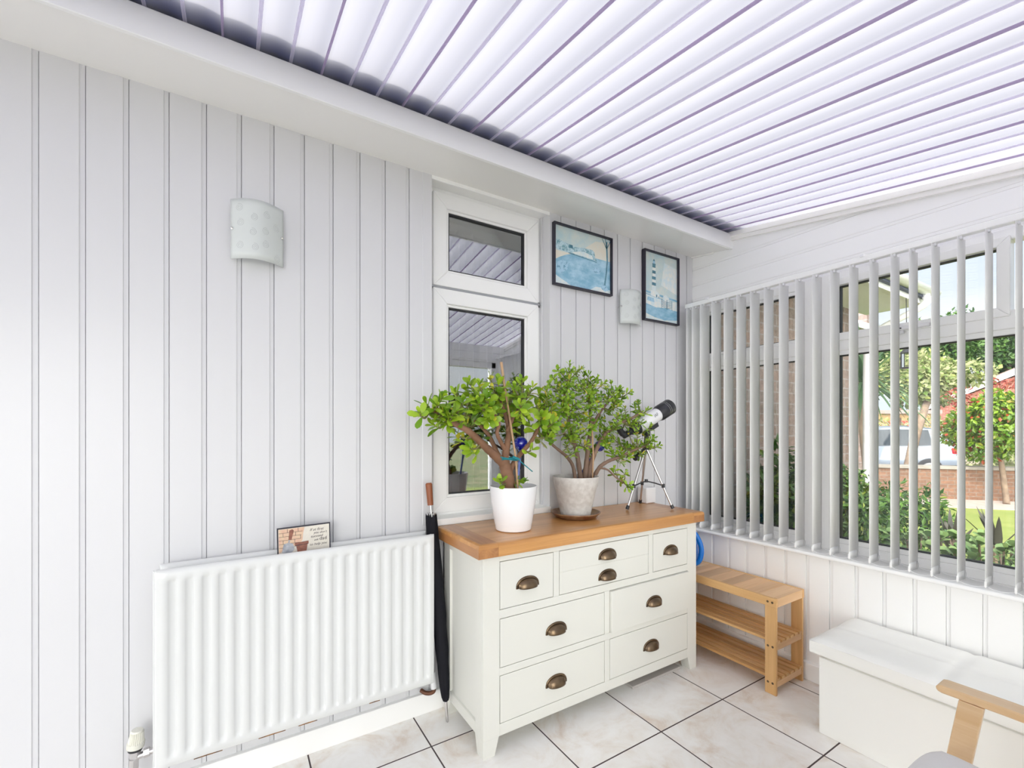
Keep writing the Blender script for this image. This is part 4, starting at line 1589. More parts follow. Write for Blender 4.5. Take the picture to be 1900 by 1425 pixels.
def jade(name, label, root, pot_parts, branches, ends, y0, leafp, mats, twig_r, side_z):
    t = thing(name, label, 'potted plant', root)
    for nm, prof, m_, kw in pot_parts:
        MB().lathe(prof, root, 56).build(nm, m_, t, **kw)
    wd = MB()
    nodes = []
    for br, r0, r1 in branches:
        pts = curve_pts([aty(u, v, y) for u, v, y in br], 6)
        wd.tube(pts, [a_ * (1 + .06 * math.sin(i * 2.1)) for i, a_ in enumerate(lerp_list([r0, (r0 + r1) / 2, r1], len(pts)))], 12)
        nodes += pts[len(pts) // 3:]
    lf = MB()
    for (u, v, y) in ends:
        E_ = aty(u, v, y)
        best = min(nodes, key=lambda p: (p - E_).length + max(0, p.z - E_.z) * .8 + (0.5 if (p - E_).length < .03 else 0))
        mid = best.lerp(E_, .5) + Vector((0, 0, -.012 + rng.uniform(-.01, .01)))
        pts = curve_pts([best, mid, E_], 5)
        wd.tube(pts, lerp_list([twig_r * 1.4, twig_r * .8], len(pts)), 7, 1)
        d = (E_ - mid).normalized() + Vector((0, -.25, .35)) + rnd_unit() * .35
        rosette(lf, E_ + d.normalized() * .004, d, *leafp(rng))
        if rng.random() < .85 and pts[len(pts) // 2].z > side_z:
            m2 = pts[len(pts) // 2]
            d2 = (rnd_unit() + Vector((0, -.5, .4)))
            rosette(lf, m2 + d2.normalized() * .02, d2, *leafp(rng, True))
            wd.tube([m2, m2 + d2.normalized() * .02], twig_r * .7, 5, 1)
    tk = wd.build('trunk', [mats[0], M['twig']], t, angle=80)
    fo = lf.build('foliage', mats[1], t, angle=60)
    return t


ya = 1.575
br1 = [
    ([(947, 912, ya), (943, 890, ya), (938, 868, ya), (933, 850, ya)], .029, .022),
    ([(936, 862, ya), (918, 845, ya - .005), (897, 826, ya - .01), (872, 802, ya - .02), (845, 787, ya - .02), (815, 772, ya - .03), (797, 762, ya - .03)], .020, .006),
    ([(936, 856, ya), (940, 830, ya), (944, 805, ya + .01), (941, 780, ya + .01), (930, 745, ya + .02)], .0165, .007),
    ([(939, 838, ya), (930, 822, ya - .01), (922, 803, ya - .02), (926, 786, ya - .02), (914, 765, ya - .03)], .0095, .006),
    ([(944, 880, ya), (952, 862, ya), (966, 842, ya), (985, 820, ya + .0), (998, 795, ya), (1006, 765, ya)], .0125, .006),
    ([(932, 862, ya), (920, 835, ya + .05), (905, 805, ya + .08), (880, 780, ya + .10)], .012, .006),
    ([(941, 800, ya), (955, 770, ya - .02), (972, 745, ya - .03)], .008, .005)]
ends1 = [(779, 768), (792, 752), (806, 790), (820, 738), (826, 762), (846, 730), (842, 766), (858, 748), (866, 786), (872, 712), (884, 735), (880, 762), (868, 728), (902, 776), (904, 742), (910, 702), (916, 726), (923, 764), (934, 742), (950, 738), (957, 766), (968, 708), (972, 738), (976, 764), (987, 722), (994, 748), (1004, 774), (1012, 742), (1022, 762), (1026, 786), (846, 808), (862, 818), (878, 826), (1004, 806), (1018, 812), (890, 716), (938, 720), (955, 722), (896, 790), (835, 780), (952, 785), (985, 790), (812, 765), (925, 712), (1000, 730), (850, 770), (915, 748), (965, 752), (888, 748), (940, 764), (870, 745), (1010, 800)]
e1 = []
for (u, v) in ends1:
    e1.append((u, v, ya + (float(rng.uniform(.02, .11)) if v > 782 and 815 < u < 1000 else float(rng.uniform(-.10, .08)))))
for (u, v) in ((985, 836), (872, 832), (928, 893), (966, 893)):
    e1.append((u, v, ya - .03))


def lp1(r, small=False):
    return (int(r.integers(2, 4)) if small else int(r.integers(3, 6)), float(r.uniform(.046, .062)) * (.85 if small else 1), float(r.uniform(.024, .031)) * (.85 if small else 1), .013)


pot1 = [('pot', [(0.0, 0.0), (.066, 0.0), (.073, .004), (.0775, .030), (.0785, .0305), (.0785, .0315), (.079, .034), (.0925, .120), (.0985, .178), (.0985, .182), (.0955, .182), (.094, .176), (.088, .15), (0, .15)], M['pot_w'], dict(angle=40)),
        ('soil', [(0, .160), (.06, .158), (.0895, .155), (.089, .150), (0, .148)], M['soil'], {})]
JP1 = jade('potted_jade_plant', 'large leaved jade plant tied to a cane in a smooth white pot', POT1, pot1, br1, e1, ya, lp1, (M['bark'], M['jade']), .0038, 1.215)
MB().tube([aty(961, 912, 1.545), aty(957, 850, 1.545), aty(948, 790, 1.55), aty(936, 715, 1.56), aty(930, 672, 1.565)], [.0042, .0042, .0042, .0045, .0058], 10).build('cane', M['cane'], JP1)
tie = MB()
c0 = aty(944, 851, 1.56)
pts = []
for k in range(25):
    a = 2 * PI * k / 24
    pts.append(c0 + Vector((math.cos(a) * .036, math.sin(a) * .034, .003 * math.sin(2 * a))))
tie.tube(pts, .0022, 8)
tie.tube([p + Vector((0, 0, -.004)) for p in pts], .002, 8)
tie.tube(curve_pts([aty(929, 848, 1.515), aty(945, 851, 1.51), aty(958, 850, 1.508), aty(970, 860, 1.507), aty(988, 875, 1.50)], 5), .0022, 8)
tie.tube([aty(952, 848, 1.506), aty(963, 852, 1.506)], .005, 8)
tie.build('twine_tie', M['tie'], JP1)

yb = 1.640
br2 = [
    ([(1068, 893, yb), (1063, 865, yb), (1052, 848, yb - .01), (1038, 836, yb - .02), (1022, 822, yb - .03), (1016, 808, yb - .03)], .009, .005),
    ([(1078, 893, yb), (1072, 850, yb), (1064, 815, yb + .01), (1054, 780, yb + .02), (1046, 745, yb + .02), (1054, 705, yb + .02)], .0125, .004),
    ([(1084, 893, yb), (1088, 862, yb), (1092, 825, yb), (1096, 790, yb), (1094, 755, yb), (1090, 722, yb)], .0145, .005),
    ([(1090, 893, yb), (1100, 850, yb - .02), (1114, 820, yb - .03), (1130, 798, yb - .03), (1150, 786, yb - .03), (1172, 776, yb - .03), (1190, 765, yb - .03)], .0125, .005),
    ([(1098, 893, yb), (1112, 868, yb - .03), (1128, 856, yb - .05), (1150, 848, yb - .05), (1175, 836, yb - .05), (1200, 826, yb - .05)], .011, .005),
    ([(1094, 800, yb), (1110, 770, yb + .03), (1130, 745, yb + .04), (1150, 730, yb + .04)], .008, .004),
    ([(1068, 830, yb), (1045, 800, yb + .05), (1028, 765, yb + .06)], .007, .004),
    ([(1113, 868, yb - .04), (1128, 872, yb - .07), (1143, 886, yb - .09), (1158, 896, yb - .09)], .005, .003)]
poly = [(1008, 760), (1018, 715), (1030, 692), (1056, 680), (1085, 688), (1106, 704), (1142, 714), (1170, 736), (1192, 766), (1212, 800), (1214, 828), (1198, 836), (1172, 850), (1140, 846), (1112, 832), (1090, 836), (1062, 832), (1028, 800), (1016, 785)]


def inpoly(x_, y_):
    c = False
    j = len(poly) - 1
    for i in range(len(poly)):
        xi, yi = poly[i]
        xj, yj = poly[j]
        if (yi > y_) != (yj > y_) and x_ < (xj - xi) * (y_ - yi) / (yj - yi) + xi:
            c = not c
        j = i
    return c


e2 = [(1057, 676), (1036, 686), (1026, 700), (1078, 684), (1092, 696), (1012, 725), (1108, 700), (1134, 712), (1150, 722), (1168, 728), (1184, 748), (1200, 762), (1206, 790), (1222, 828), (1212, 812), (1192, 842), (1182, 820), (1170, 905), (1152, 892), (1160, 876), (1140, 870), (1066, 838), (1050, 826), (1024, 812), (1180, 845), (1160, 820), (1195, 805)]
tries = 0
while len(e2) < 150 and tries < 9000:
    tries += 1
    u, v = rng.uniform(1008, 1215), rng.uniform(680, 850)
    if inpoly(u, v) and all((u - a) ** 2 + (v - b2) ** 2 > 80 for a, b2 in e2) and not (v > 800 and 1075 < u < 1110 and rng.random() < .8):
        e2.append((float(u), float(v)))
e2 = [(u, v, yb + float(rng.uniform(-.10, .10)) - (.05 if v > 850 else 0)) for u, v in e2]


def lp2(r, small=False):
    return (int(r.integers(2, 4)) if small else int(r.integers(4, 6)), float(r.uniform(.026, .039)), float(r.uniform(.0115, .017)), .0095)


pot2 = [('pot', [(0.0, 0.008), (.066, 0.008), (.070, .012), (.076, .04), (.098, .140), (.102, .148), (.108, .190), (.108, .194), (.1045, .194), (.101, .165), (0, .16)], M['pot_g'], dict(angle=30)),
        ('soil', [(0, .178), (.07, .176), (.1015, .172), (.1, .165), (0, .163)], M['soil'], {})]
JP2 = jade('potted_jade_plant', 'bushy small leaved jade plant with many stems in a matt grey pot', POT2, pot2, br2, e2, yb, lp2, (M['bark2'], M['jade2']), .0022, 0.0)
MB().tube([aty(1099, 892, 1.62), aty(1101, 845, 1.61), aty(1098, 790, 1.60)], .004, 9).build('cane', M['cane'], JP2)
sc_ = MB().lathe([(0, 0), (.085, 0), (.094, .004), (.112, .020), (.117, .024), (.117, .028), (.113, .028), (.106, .021), (.088, .0075), (0, .0075)], POT2, 56).build('plant_saucer', M['terra'], None, angle=45)
tag(sc_, 'glazed brown plant saucer under the matt grey pot', 'saucer')

# blue glass watering globes stuck in the soil of each pot
gm, N, L, b = mat_base('cobalt_glass')
tc = N.new('ShaderNodeTexCoord')
n = N.new('ShaderNodeTexVoronoi')
n.inputs['Scale'].default_value = 75
cr = N.new('ShaderNodeValToRGB')
cr.color_ramp.elements[0].color = (0.30, 0.42, 0.80, 1)
cr.color_ramp.elements[0].position = 0.0
cr.color_ramp.elements[1].color = (0.002, 0.006, 0.30, 1)
cr.color_ramp.elements[1].position = 0.35
L.new(tc.outputs['Object'], n.inputs['Vector'])
L.new(n.outputs['Distance'], cr.inputs[0])
L.new(cr.outputs[0], b.inputs['Base Color'])
b.inputs['Roughness'].default_value = 0.05
b.inputs['Coat Weight'].default_value = 1
M['bglass'] = gm


def globe(label, uv, y, base_v, r):
    c = aty(*uv, y)
    b0 = Vector(base_v)
    c2 = Vector((c.x, c.y, c.z))
    t = thing('watering_globe', label, 'watering globe', (b0.x, b0.y, b0.z), 'blue glass watering globes')
    mb = MB()
    prof = [(0, -r)] + [(r * math.sin(a), -r * math.cos(a)) for a in [PI * i / 14 for i in range(1, 14)]] + [(0, r)]
    mb.lathe([(q_[0], q_[1]) for q_ in prof], c2, 28)
    mb.build('glass_bulb', gm, t, angle=80)
    MB().tube([c2 + (b0 - c2).normalized() * r * .85, c2.lerp(b0, .6), b0], [.008, .0052, .005], 12).build('glass_stem', mat('cobalt_glass_stem', (0.02, 0.07, 0.42), .08, coat=1), t)


globe('blue glass watering globe in the white pot beside the cane', (966, 823), 1.625, (1.03, 1.612, DT + .165), .031)
globe('blue glass watering globe among the stems above the grey pot', (1112, 828), 1.675, (1.412, 1.668, DT + .18), .027)

# ------------------------------------------------------------------ telescope
ts_ = thing('telescope', 'small white and black telescope on a silver tripod standing on the oak top', 'telescope', (1.855, 1.64, DT))
feet = [Vector((1.712, 1.640, DT)), Vector((1.932, 1.530, DT)), Vector((1.925, 1.745, DT))]
hub = Vector((1.853, 1.640, 1.118))
for f_ in feet:
    d = (hub - f_).normalized()
    s0 = hub - Vector((0, 0, .012)) + (f_ - hub) * 0.04
    lg = MB().tube([s0, f_ + d * .022], [.0068, .0058], 12)
    lo = lg.build('leg', M['alu'], ts_)
    MB().tube([f_ + d * .0010 + Vector((0, 0, .0045)), f_ + d * .024], .0085, 12).build('rubber_foot', M['blk'], lo)
br_ = MB()
cm = hub * .5 + (feet[0] + feet[1] + feet[2]) / 6
cm.z = 0.925
for f_ in feet:
    p = hub.lerp(f_, (hub.z - .905) / (hub.z - f_.z))
    br_.tube([cm, cm.lerp(p, .5) + Vector((0, 0, .002)), p], .0034, 8)
    br_.tube([p - Vector((0, 0, .010)), p + Vector((0, 0, .010))], .0085, 8)
br_.tube([cm - Vector((0, 0, .006)), cm + Vector((0, 0, .010))], .009, 12)
br_.build('leg_spreader', M['blk'], ts_)
hb_ = MB()
hb_.tube([hub - Vector((0, 0, .026)), hub + Vector((0, 0, .012))], [.017, .015], 16)
hb_.tube([hub + Vector((0, 0, .01)), hub + Vector((.002, 0, .075))], [.011, .009], 14)
hb_.box(hub.x - .012, hub.x + .016, hub.y - .018, hub.y + .018, hub.z + .045, hub.z + .092)
hb_.build('mount_head', M['blk'], ts_, bevel=.003)
tc0 = Vector((1.862, 1.640, 1.243))
td = Vector((1.0, -0.02, 0.46)).normalized()


def tseg(t0, t1, r0, r1, m_, nm, par=ts_, n=36):
    return MB().tube([tc0 + td * t0, tc0 + td * t1], [r0, r1], n).build(nm, m_, par, angle=40)


tseg(-.085, .085, .0355, .0355, M['white'], 'optical_tube')
tseg(-.130, -.085, .020, .038, M['blk'], 'focuser')
tseg(-.165, -.130, .016, .016, M['blk'], 'drawtube')
mb = MB()
mb.tube([tc0 + td * .083, tc0 + td * .100, tc0 + td * .104, tc0 + td * .190, tc0 + td * .192], [.0365, .0415, .0435, .0435, .042], 40, cap=False)
mb.tube([tc0 + td * .192, tc0 + td * .15], [.0405, .0395], 40, cap=True)
hdw = mb.build('dew_shield', M['blk'], ts_, angle=40, fix=False)
mb = MB()
for t0 in (.143, .155):
    mb.tube([tc0 + td * t0, tc0 + td * (t0 + .0016)], .0441, 40)
mb.build('silver_band', M['chrome'], hdw)
mb = MB()
side = td.cross(Vector((0, 0, 1))).normalized()
upn = side.cross(td).normalized()
q0 = tc0 - upn * .036
mb.hexa([q0 + td * .0 - side * .012 - upn * .022, q0 + td * .06 - side * .012 - upn * .022, q0 + td * .06 + side * .012 - upn * .022, q0 + side * .012 - upn * .022,
         q0 + td * .0 - side * .012 + upn * .006, q0 + td * .06 - side * .012 + upn * .006, q0 + td * .06 + side * .012 + upn * .006, q0 + side * .012 + upn * .006])
mb.build('dovetail_bracket', M['blk'], ts_, bevel=.002)
ep = tc0 + td * -.155
MB().tube([ep, ep - td * .025 + upn * .0, ep - td * .035 + upn * .02], .0165, 16).tube([ep - td * .035 + upn * .01, ep - td * .045 + upn * .052], [.0145, .017], 16).build('eyepiece', M['blk'], ts_)
arm_ = MB().tube([hub + Vector((-.01, -.01, -.012)), hub + Vector((-.09, -.03, -.05))], [.006, .006], 10)
arm_.tube([hub + Vector((-.082, -.028, -.046)), hub + Vector((-.125, -.04, -.068))], [.0115, .0125], 14)
arm_.build('pan_handle', M['blk'], ts_)
ink = mat('tube_print', (0.14, 0.14, 0.16), .6)
fside = side if side.y < 0 else -side
upt = td.cross(fside) if td.cross(fside).z < 0 else fside.cross(td)
nrm_ = (fside * .94 + Vector((0, 0, .34))).normalized()
nrm_ = (nrm_ - td * nrm_.dot(td)).normalized()
ydir = nrm_.cross(td).normalized()
lt_ = MB()
text_into(lt_, 'IAF', .024, tc0 + td * .025 + nrm_ * .0368 - ydir * .004, td, ydir, .1)
lt_.build('lettering', ink, ts_, smooth=False, fix=False)

# white cube near the wall
wb_ = MB().box(1.952, 2.028, 1.722, 1.790, DT, DT + .088).build('small_white_box', M['white'], None, bevel=.006, seg=3)
tag(wb_, 'small white plastic box on the oak top behind the telescope legs', 'box')

# ------------------------------------------------------------------ the garden and street outside
GZ = -0.2


def gp(u, d, z=GZ):
    p = atd(u, 800, d)
    p.z = z
    return p


def thing_at(name, label, cat, loc, rz, group=None, kind=None):
    o = bpy.data.objects.new(name, None)
    COL.objects.link(o)
    o.location = loc
    o.rotation_euler = (0, 0, rz)
    ORI[o.name] = Vector((0, 0, 0))
    return tag(o, label, cat, group, kind)


def brickmat(name, c1, c2, mort, course, plane='xz', msize=.008):
    m, N, L, b = mat_base(name)
    tc_ = N.new('ShaderNodeTexCoord')
    sp_ = N.new('ShaderNodeSeparateXYZ')
    cb_ = N.new('ShaderNodeCombineXYZ')
    L.new(tc_.outputs['Object'], sp_.inputs[0])
    L.new(sp_.outputs['X' if plane[0] == 'x' else 'Y'], cb_.inputs[0])
    L.new(sp_.outputs['Z'], cb_.inputs[1])
    bt = N.new('ShaderNodeTexBrick')
    bt.inputs['Color1'].default_value = (*c1, 1)
    bt.inputs['Color2'].default_value = (*c2, 1)
    bt.inputs['Mortar'].default_value = (*mort, 1)
    bt.inputs['Scale'].default_value = 1
    bt.inputs['Brick Width'].default_value = course * 3
    bt.inputs['Row Height'].default_value = course
    bt.inputs['Mortar Size'].default_value = msize
    L.new(cb_.outputs[0], bt.inputs['Vector'])
    n = N.new('ShaderNodeTexNoise')
    n.inputs['Scale'].default_value = 30
    n.inputs['Detail'].default_value = 5
    L.new(tc_.outputs['Object'], n.inputs['Vector'])
    mx_ = N.new('ShaderNodeMix')
    mx_.data_type = 'RGBA'
    mx_.blend_type = 'OVERLAY'
    mx_.inputs['Factor'].default_value = .55
    L.new(bt.outputs['Color'], mx_.inputs['A'])
    L.new(n.outputs[0], mx_.inputs['B'])
    L.new(mx_.outputs['Result'], b.inputs['Base Color'])
    b.inputs['Roughness'].default_value = .9
    return m


M['brick_h'] = brickmat('facade_brick', (0.255, 0.174, 0.149), (0.200, 0.153, 0.136), (0.281, 0.246, 0.238), 0.088, msize=.006)
M['brick_w'] = brickmat('garden_wall_brick', (0.231, 0.121, 0.072), (0.165, 0.088, 0.055), (0.198, 0.154, 0.121), 0.075)
M['brick_r'] = brickmat('red_brick', (0.315, 0.091, 0.056), (0.252, 0.070, 0.049), (0.350, 0.280, 0.245), 0.09)
M['lawn'] = mat('lawn_grass', (0.220, 0.275, 0.055), .95, var=(3.5, (0.275, 0.308, 0.077)), bump=(180, 1))
M['bed'] = mat('bed_soil', (0.054, 0.041, 0.032), .95, bump=(40, 1))
M['slab'] = mat('path_slabs', (0.432, 0.348, 0.300), .85, var=(6, (0.480, 0.420, 0.372)))
M['tarmac'] = mat('tarmac', (0.176, 0.168, 0.168), .9)
M['stone'] = mat('coping_stone', (0.330, 0.300, 0.264), .85, var=(9, (0.252, 0.228, 0.198)))
M['white_o'] = mat('white_gloss_paint', (0.86, 0.86, 0.86), .35)
M['dgreen'] = leafmat('dark_tree_leaf', (0.016, 0.064, 0.012), (0.104, 0.208, 0.040), None, .25, .5)
M['ygreen'] = leafmat('yellow_green_leaf', (0.093, 0.174, 0.017), (0.360, 0.406, 0.104), (0.493, 0.493, 0.261), .3, .5, .88)
M['photinia'] = leafmat('photinia_leaf', (0.062, 0.161, 0.006), (0.260, 0.384, 0.031), (0.403, 0.074, 0.025), .25, .3, .93)
M['phred'] = leafmat('red_young_leaf', (0.270, 0.036, 0.030), (0.420, 0.150, 0.096), None, .3, .4)
M['shrub'] = leafmat('shrub_leaf', (0.020, 0.080, 0.012), (0.128, 0.256, 0.040), (0.336, 0.416, 0.080), .2, .35, .95)
M['succ'] = leafmat('broad_leaf', (0.098, 0.210, 0.053), (0.255, 0.375, 0.120), None, .2, .5)
M['blade'] = leafmat('blade_leaf', (0.045, 0.108, 0.045), (0.153, 0.270, 0.108), None, .15, .45)
M['blade_d'] = leafmat('dark_blade', (0.06, 0.055, 0.05), (0.13, 0.12, 0.09), None, .1, .5)
M['trunk_o'] = mat('outdoor_bark', (0.16, 0.11, 0.08), .9, bump=(25, 1), var=(8, (0.26, 0.19, 0.13)))

struct('ground', MB().box(2.60, 60, -40, 60, -0.45, GZ - 0.03), mat('verge', (0.12, 0.17, 0.06), .95, var=(2, (0.26, 0.24, 0.13))))
A1, A2 = gp(1560, 9.6), gp(2100, 8.2)
ew = (A2 - A1).normalized()
nw = Vector((ew.y, -ew.x, 0))
if nw.dot(FW) > 0:
    nw = -nw
lw = MB()
p0, p1, p2, p3 = A1 - ew * 3 + nw * 1.25, A2 + ew * 4 + nw * 1.25, Vector((4.3, -6, 0)), Vector((4.3, 1.9, 0))
lw.hexa([(*p0.xy, GZ - .05), (*p1.xy, GZ - .05), (*p2.xy, GZ - .05), (*p3.xy, GZ - .05), (*p0.xy, GZ), (*p1.xy, GZ), (*p2.xy, GZ), (*p3.xy, GZ)])
struct('lawn', lw, M['lawn'])
struct('ground_bed', MB().box(2.60, 4.3, -6, 1.93, GZ - .05, GZ + .015), M['bed'])
pt = MB()
q = [A1 - ew * 3 + nw * 1.28, A2 + ew * 4 + nw * 1.28, A2 + ew * 4 + nw * .12, A1 - ew * 3 + nw * .12]
pt.hexa([(*p.xy, GZ - .05) for p in q] + [(*p.xy, GZ + .01) for p in q])
struct('path', pt, M['slab'])
q = [A1 - ew * 12 - nw * .3, A2 + ew * 12 - nw * .3, A2 + ew * 12 - nw * 6, A1 - ew * 12 - nw * 6]
rdm = MB().hexa([(*p.xy, GZ - .06) for p in q] + [(*p.xy, GZ - .01) for p in q])
struct('road', rdm, M['tarmac'])

# own house facade beyond the conservatory, with soffit, gutter and downpipe
struct('wall_house_facade', MB().box(XU + .12, 5.15, 1.93, 2.15, GZ, 2.38), M['brick_h'])
struct('trim_8', MB().box(XU + .10, 5.4, 1.50, 1.95, 2.345, 2.372).box(XU + .10, 5.4, 1.485, 1.505, 2.33, 2.47), M['white_o'], bevel=.002)
gt = MB()
P = []
for x_ in (XU + .1, 5.42):
    P.append([(x_, 1.435 + .048 * math.cos(a), 2.44 + .048 * math.sin(a)) for a in [PI + PI * k / 10 for k in range(11)]])
gt.grid(P)
g_ = gt.build('gutter', M['white_o'], None, solid=.004)
tag(g_, 'white half round gutter along the eaves seen through the top panes', 'gutter')
dp = MB().tube(curve_pts([(5.22, 1.44, 2.40), (5.22, 1.46, 2.30), (5.22, 1.80, 2.14), (5.22, 1.87, 2.05), (5.22, 1.88, 1.0), (5.22, 1.88, GZ + .03)], 4), .029, 16).build('downpipe', M['white_o'], None)
tag(dp, 'white downpipe at the end of the brick house wall', 'pipe')
# small porch beyond the corner
po = thing_at('porch', 'white edged little porch roof projecting beyond the brick wall', 'porch', (6.9, 2.75, 0.35), 0)
pm = MB()
pm.prism([(-.55, 2.02), (0.0, 2.34), (.55, 2.02), (.55, 1.97), (0, 2.28), (-.55, 1.97)], 'x', .05, 1.0)
pm.build('porch_roof', mat('porch_tiles', (0.36, 0.34, 0.34), .9), po)
pm = MB().prism([(-.57, 1.96), (0, 2.28), (.57, 1.96), (.57, 2.04), (0, 2.37), (-.57, 2.04)], 'x', .0, .05)
pm.build('bargeboard', M['white_o'], po, bevel=.003)
pm = MB().prism([(-.45, 1.97), (.45, 1.97), (0, 2.24)], 'x', .06, .09)
pm.build('gable_panel', M['brick_r'], po)
struct('wall_house_wing', MB().box(7.93, 8.2, 2.85, 6.0, GZ, 3.2), M['brick_h'])
# hanging lantern
lt = thing('lantern', 'small black lantern hanging from the eaves outside the large pane', 'lantern', (4.93, 1.485, 1.80))
c_ = Vector((4.93, 1.485, 1.80))
mb = MB()
for sx in (-1, 1):
    for sy_ in (-1, 1):
        mb.box(c_.x + sx * .03 - .005, c_.x + sx * .03 + .005, c_.y + sy_ * .03 - .005, c_.y + sy_ * .03 + .005, c_.z - .07, c_.z + .06)
mb.box(c_.x - .037, c_.x + .037, c_.y - .037, c_.y + .037, c_.z - .078, c_.z - .066)
mb.lathe([(.052, .058), (.03, .085), (.008, .10), (.008, .112), (0, .112)], c_, 4)
mb.build('lantern_frame', M['blk'], lt, smooth=False)
MB().box(c_.x - .027, c_.x + .027, c_.y - .027, c_.y + .027, c_.z - .066, c_.z + .058).build('pane', M['glass'], lt)
MB().tube([c_ + Vector((0, 0, .11)), Vector((4.93, 1.49, 2.34))], .003, 6).build('chain', M['blk'], lt)

# low garden wall
rzw = math.atan2(ew.y, ew.x)
gw = thing_at('garden_wall', 'low brick garden wall with stone coping beyond the lawn', 'wall', A1 - ew * 2.5, rzw, kind='structure')
Lw = (A2 - A1).length + 6
MB().box(0, Lw, -.11, .11, 0, .60).build('brickwork', M['brick_w'], gw)
MB().box(-.02, Lw + .02, -.15, .15, .60, .665).build('coping', M['stone'], gw, bevel=.006)


def leaf_cloud(centers, radii, n, size, asp=.5, shell=.55, droop=.3, flat=0.0):
    """n small folded leaves spread through overlapping ellipsoid lobes"""
    C = np.array([[*c] for c in centers])
    R = np.array([r if isinstance(r, (tuple, list)) else (r, r, r) for r in radii], float)
    wgt = R.prod(axis=1) ** (2 / 3)
    idx = rng.choice(len(C), n, p=wgt / wgt.sum())
    d = rng.normal(size=(n, 3))
    d /= np.linalg.norm(d, axis=1)[:, None]
    rad = (shell + (1 - shell) * rng.random(n)) ** .8
    # clumps make light and dark texture
    P_ = C[idx] + d * rad[:, None] * R[idx]
    ax1 = d * .6 + rng.normal(size=(n, 3)) * .6
    ax1[:, 2] -= droop
    ax1 /= np.linalg.norm(ax1, axis=1)[:, None]
    t_ = d + rng.normal(size=(n, 3)) * .5 + np.array([0, 0, .5])
    s_ = np.cross(ax1, t_)
    s_ /= np.linalg.norm(s_, axis=1)[:, None]
    nn = np.cross(s_, ax1)
    sz = size * rng.uniform(.6, 1.25, n)[:, None]
    v0 = P_
    v1 = P_ + ax1 * sz * .5 + s_ * sz * asp * .5 + nn * sz * .08
    v2 = P_ + ax1 * sz
    v3 = P_ + ax1 * sz * .5 - s_ * sz * asp * .5 + nn * sz * .08
    V = np.stack([v0, v1, v2, v3], 1).reshape(-1, 3)
    mb = MB()
    mb.v = [tuple(x_) for x_ in V.tolist()]
    mb.f = [(4 * i, 4 * i + 1, 4 * i + 2, 4 * i + 3) for i in range(n)]
    mb.m = [0] * n
    return mb


def lobes(c, rx, ry, rz_, k, sub=.42):
    c = Vector(c)
    cs, rs = [c], [(rx * .72, ry * .72, rz_ * .72)]
    for i in range(k):
        d = rnd_unit()
        cs.append(c + Vector((d.x * rx * .68, d.y * ry * .68, d.z * rz_ * .68)))
        s_ = sub * float(rng.uniform(.7, 1.15))
        rs.append((rx * s_, ry * s_, rz_ * s_))
    return cs, rs


def tree(name, label, c, rx, ry, rz_, n, size, m, trunk, tr, tm=None, cat='tree', group=None, k=12, **kw):
    base = Vector(trunk[0])
    t = thing(name, label, cat, base, group)
    cs, rs = lobes(c, rx, ry, rz_, k)
    tb_ = MB().tube(curve_pts(trunk, 6), lerp_list(tr, len(curve_pts(trunk, 6))), 12)
    top = Vector(trunk[-1])
    for cc in cs[1:7]:
        mid = top.lerp(cc, .5) + Vector((0, 0, -.04 * rz_))
        tb_.tube([top - (top - Vector(trunk[-2])) * .15, mid, cc], [tr[-1] * .7, tr[-1] * .45, tr[-1] * .2], 7)
    tb_.build('trunk', tm or M['trunk_o'], t, angle=80)
    leaf_cloud(cs, rs, n, size, **kw).build('foliage', m, t, smooth=False, fix=False)
    return t


# dark trees far behind
for (u, v, d, w, h, lab) in ((1665, 668, 27, 2.0, 2.0, 'dark green tree far behind the palm leaves'),
                             (1755, 640, 30, 2.6, 2.6, 'tall dark green tree rising beyond the street in the middle of the large pane'),
                             (1850, 655, 31, 2.9, 2.9, 'dark green tree behind the white edged gable'),
                             (1965, 650, 30, 3.0, 3.0, 'dark green tree right of the white edged gable'),
                             (1580, 690, 30, 2.6, 2.4, 'dark green tree beyond the porch')):
    c = atd(u, v, d)
    tree('dark_tree', lab, c, w, w, h, 5200, .34, M['dgreen'], [(c.x, c.y, GZ), (c.x + .1, c.y, c.z * .5), (c.x, c.y, c.z - h * .5)], [.3, .25, .18], group='dark trees beyond the street', shell=.3)
# yellow green tree with a dark leaning trunk
c = atd(1722, 702, 12.5)
tree('variegated_tree', 'yellow green variegated tree with leaning dark trunk beyond the lawn', c, 1.45, 1.2, .80, 5200, .15, M['ygreen'],
     [tuple(gp(1676, 11.2)), tuple(atd(1686, 868, 11.3)), tuple(atd(1697, 815, 11.4)), tuple(atd(1712, 770, 11.6)), tuple(atd(1722, 740, 12))], [.12, .11, .10, .08, .07], k=16, asp=.65, shell=.35)
# photinia over the low wall
c = atd(1830, 785, 8.75)
ph = tree('photinia_bush', 'bright green bush with red tips leaning over the low garden wall', c, 1.0, .75, .66, 6500, .095, M['photinia'],
          [tuple(gp(1868, 8.3)), tuple(atd(1866, 920, 8.4)), tuple(atd(1858, 860, 8.5)), tuple(atd(1850, 820, 8.6))], [.05, .045, .04, .035], cat='bush', k=18, asp=.55, shell=.5)
cs, rs = lobes(atd(1775, 735, 8.8), .28, .28, .22, 5)
c2, r2 = lobes(atd(1870, 712, 8.8), .45, .3, .10, 5)
leaf_cloud(cs + c2, rs + r2, 220, .09).build('red_tips', M['phred'], ph, smooth=False, fix=False)['label'] = 'red young leaf tips'
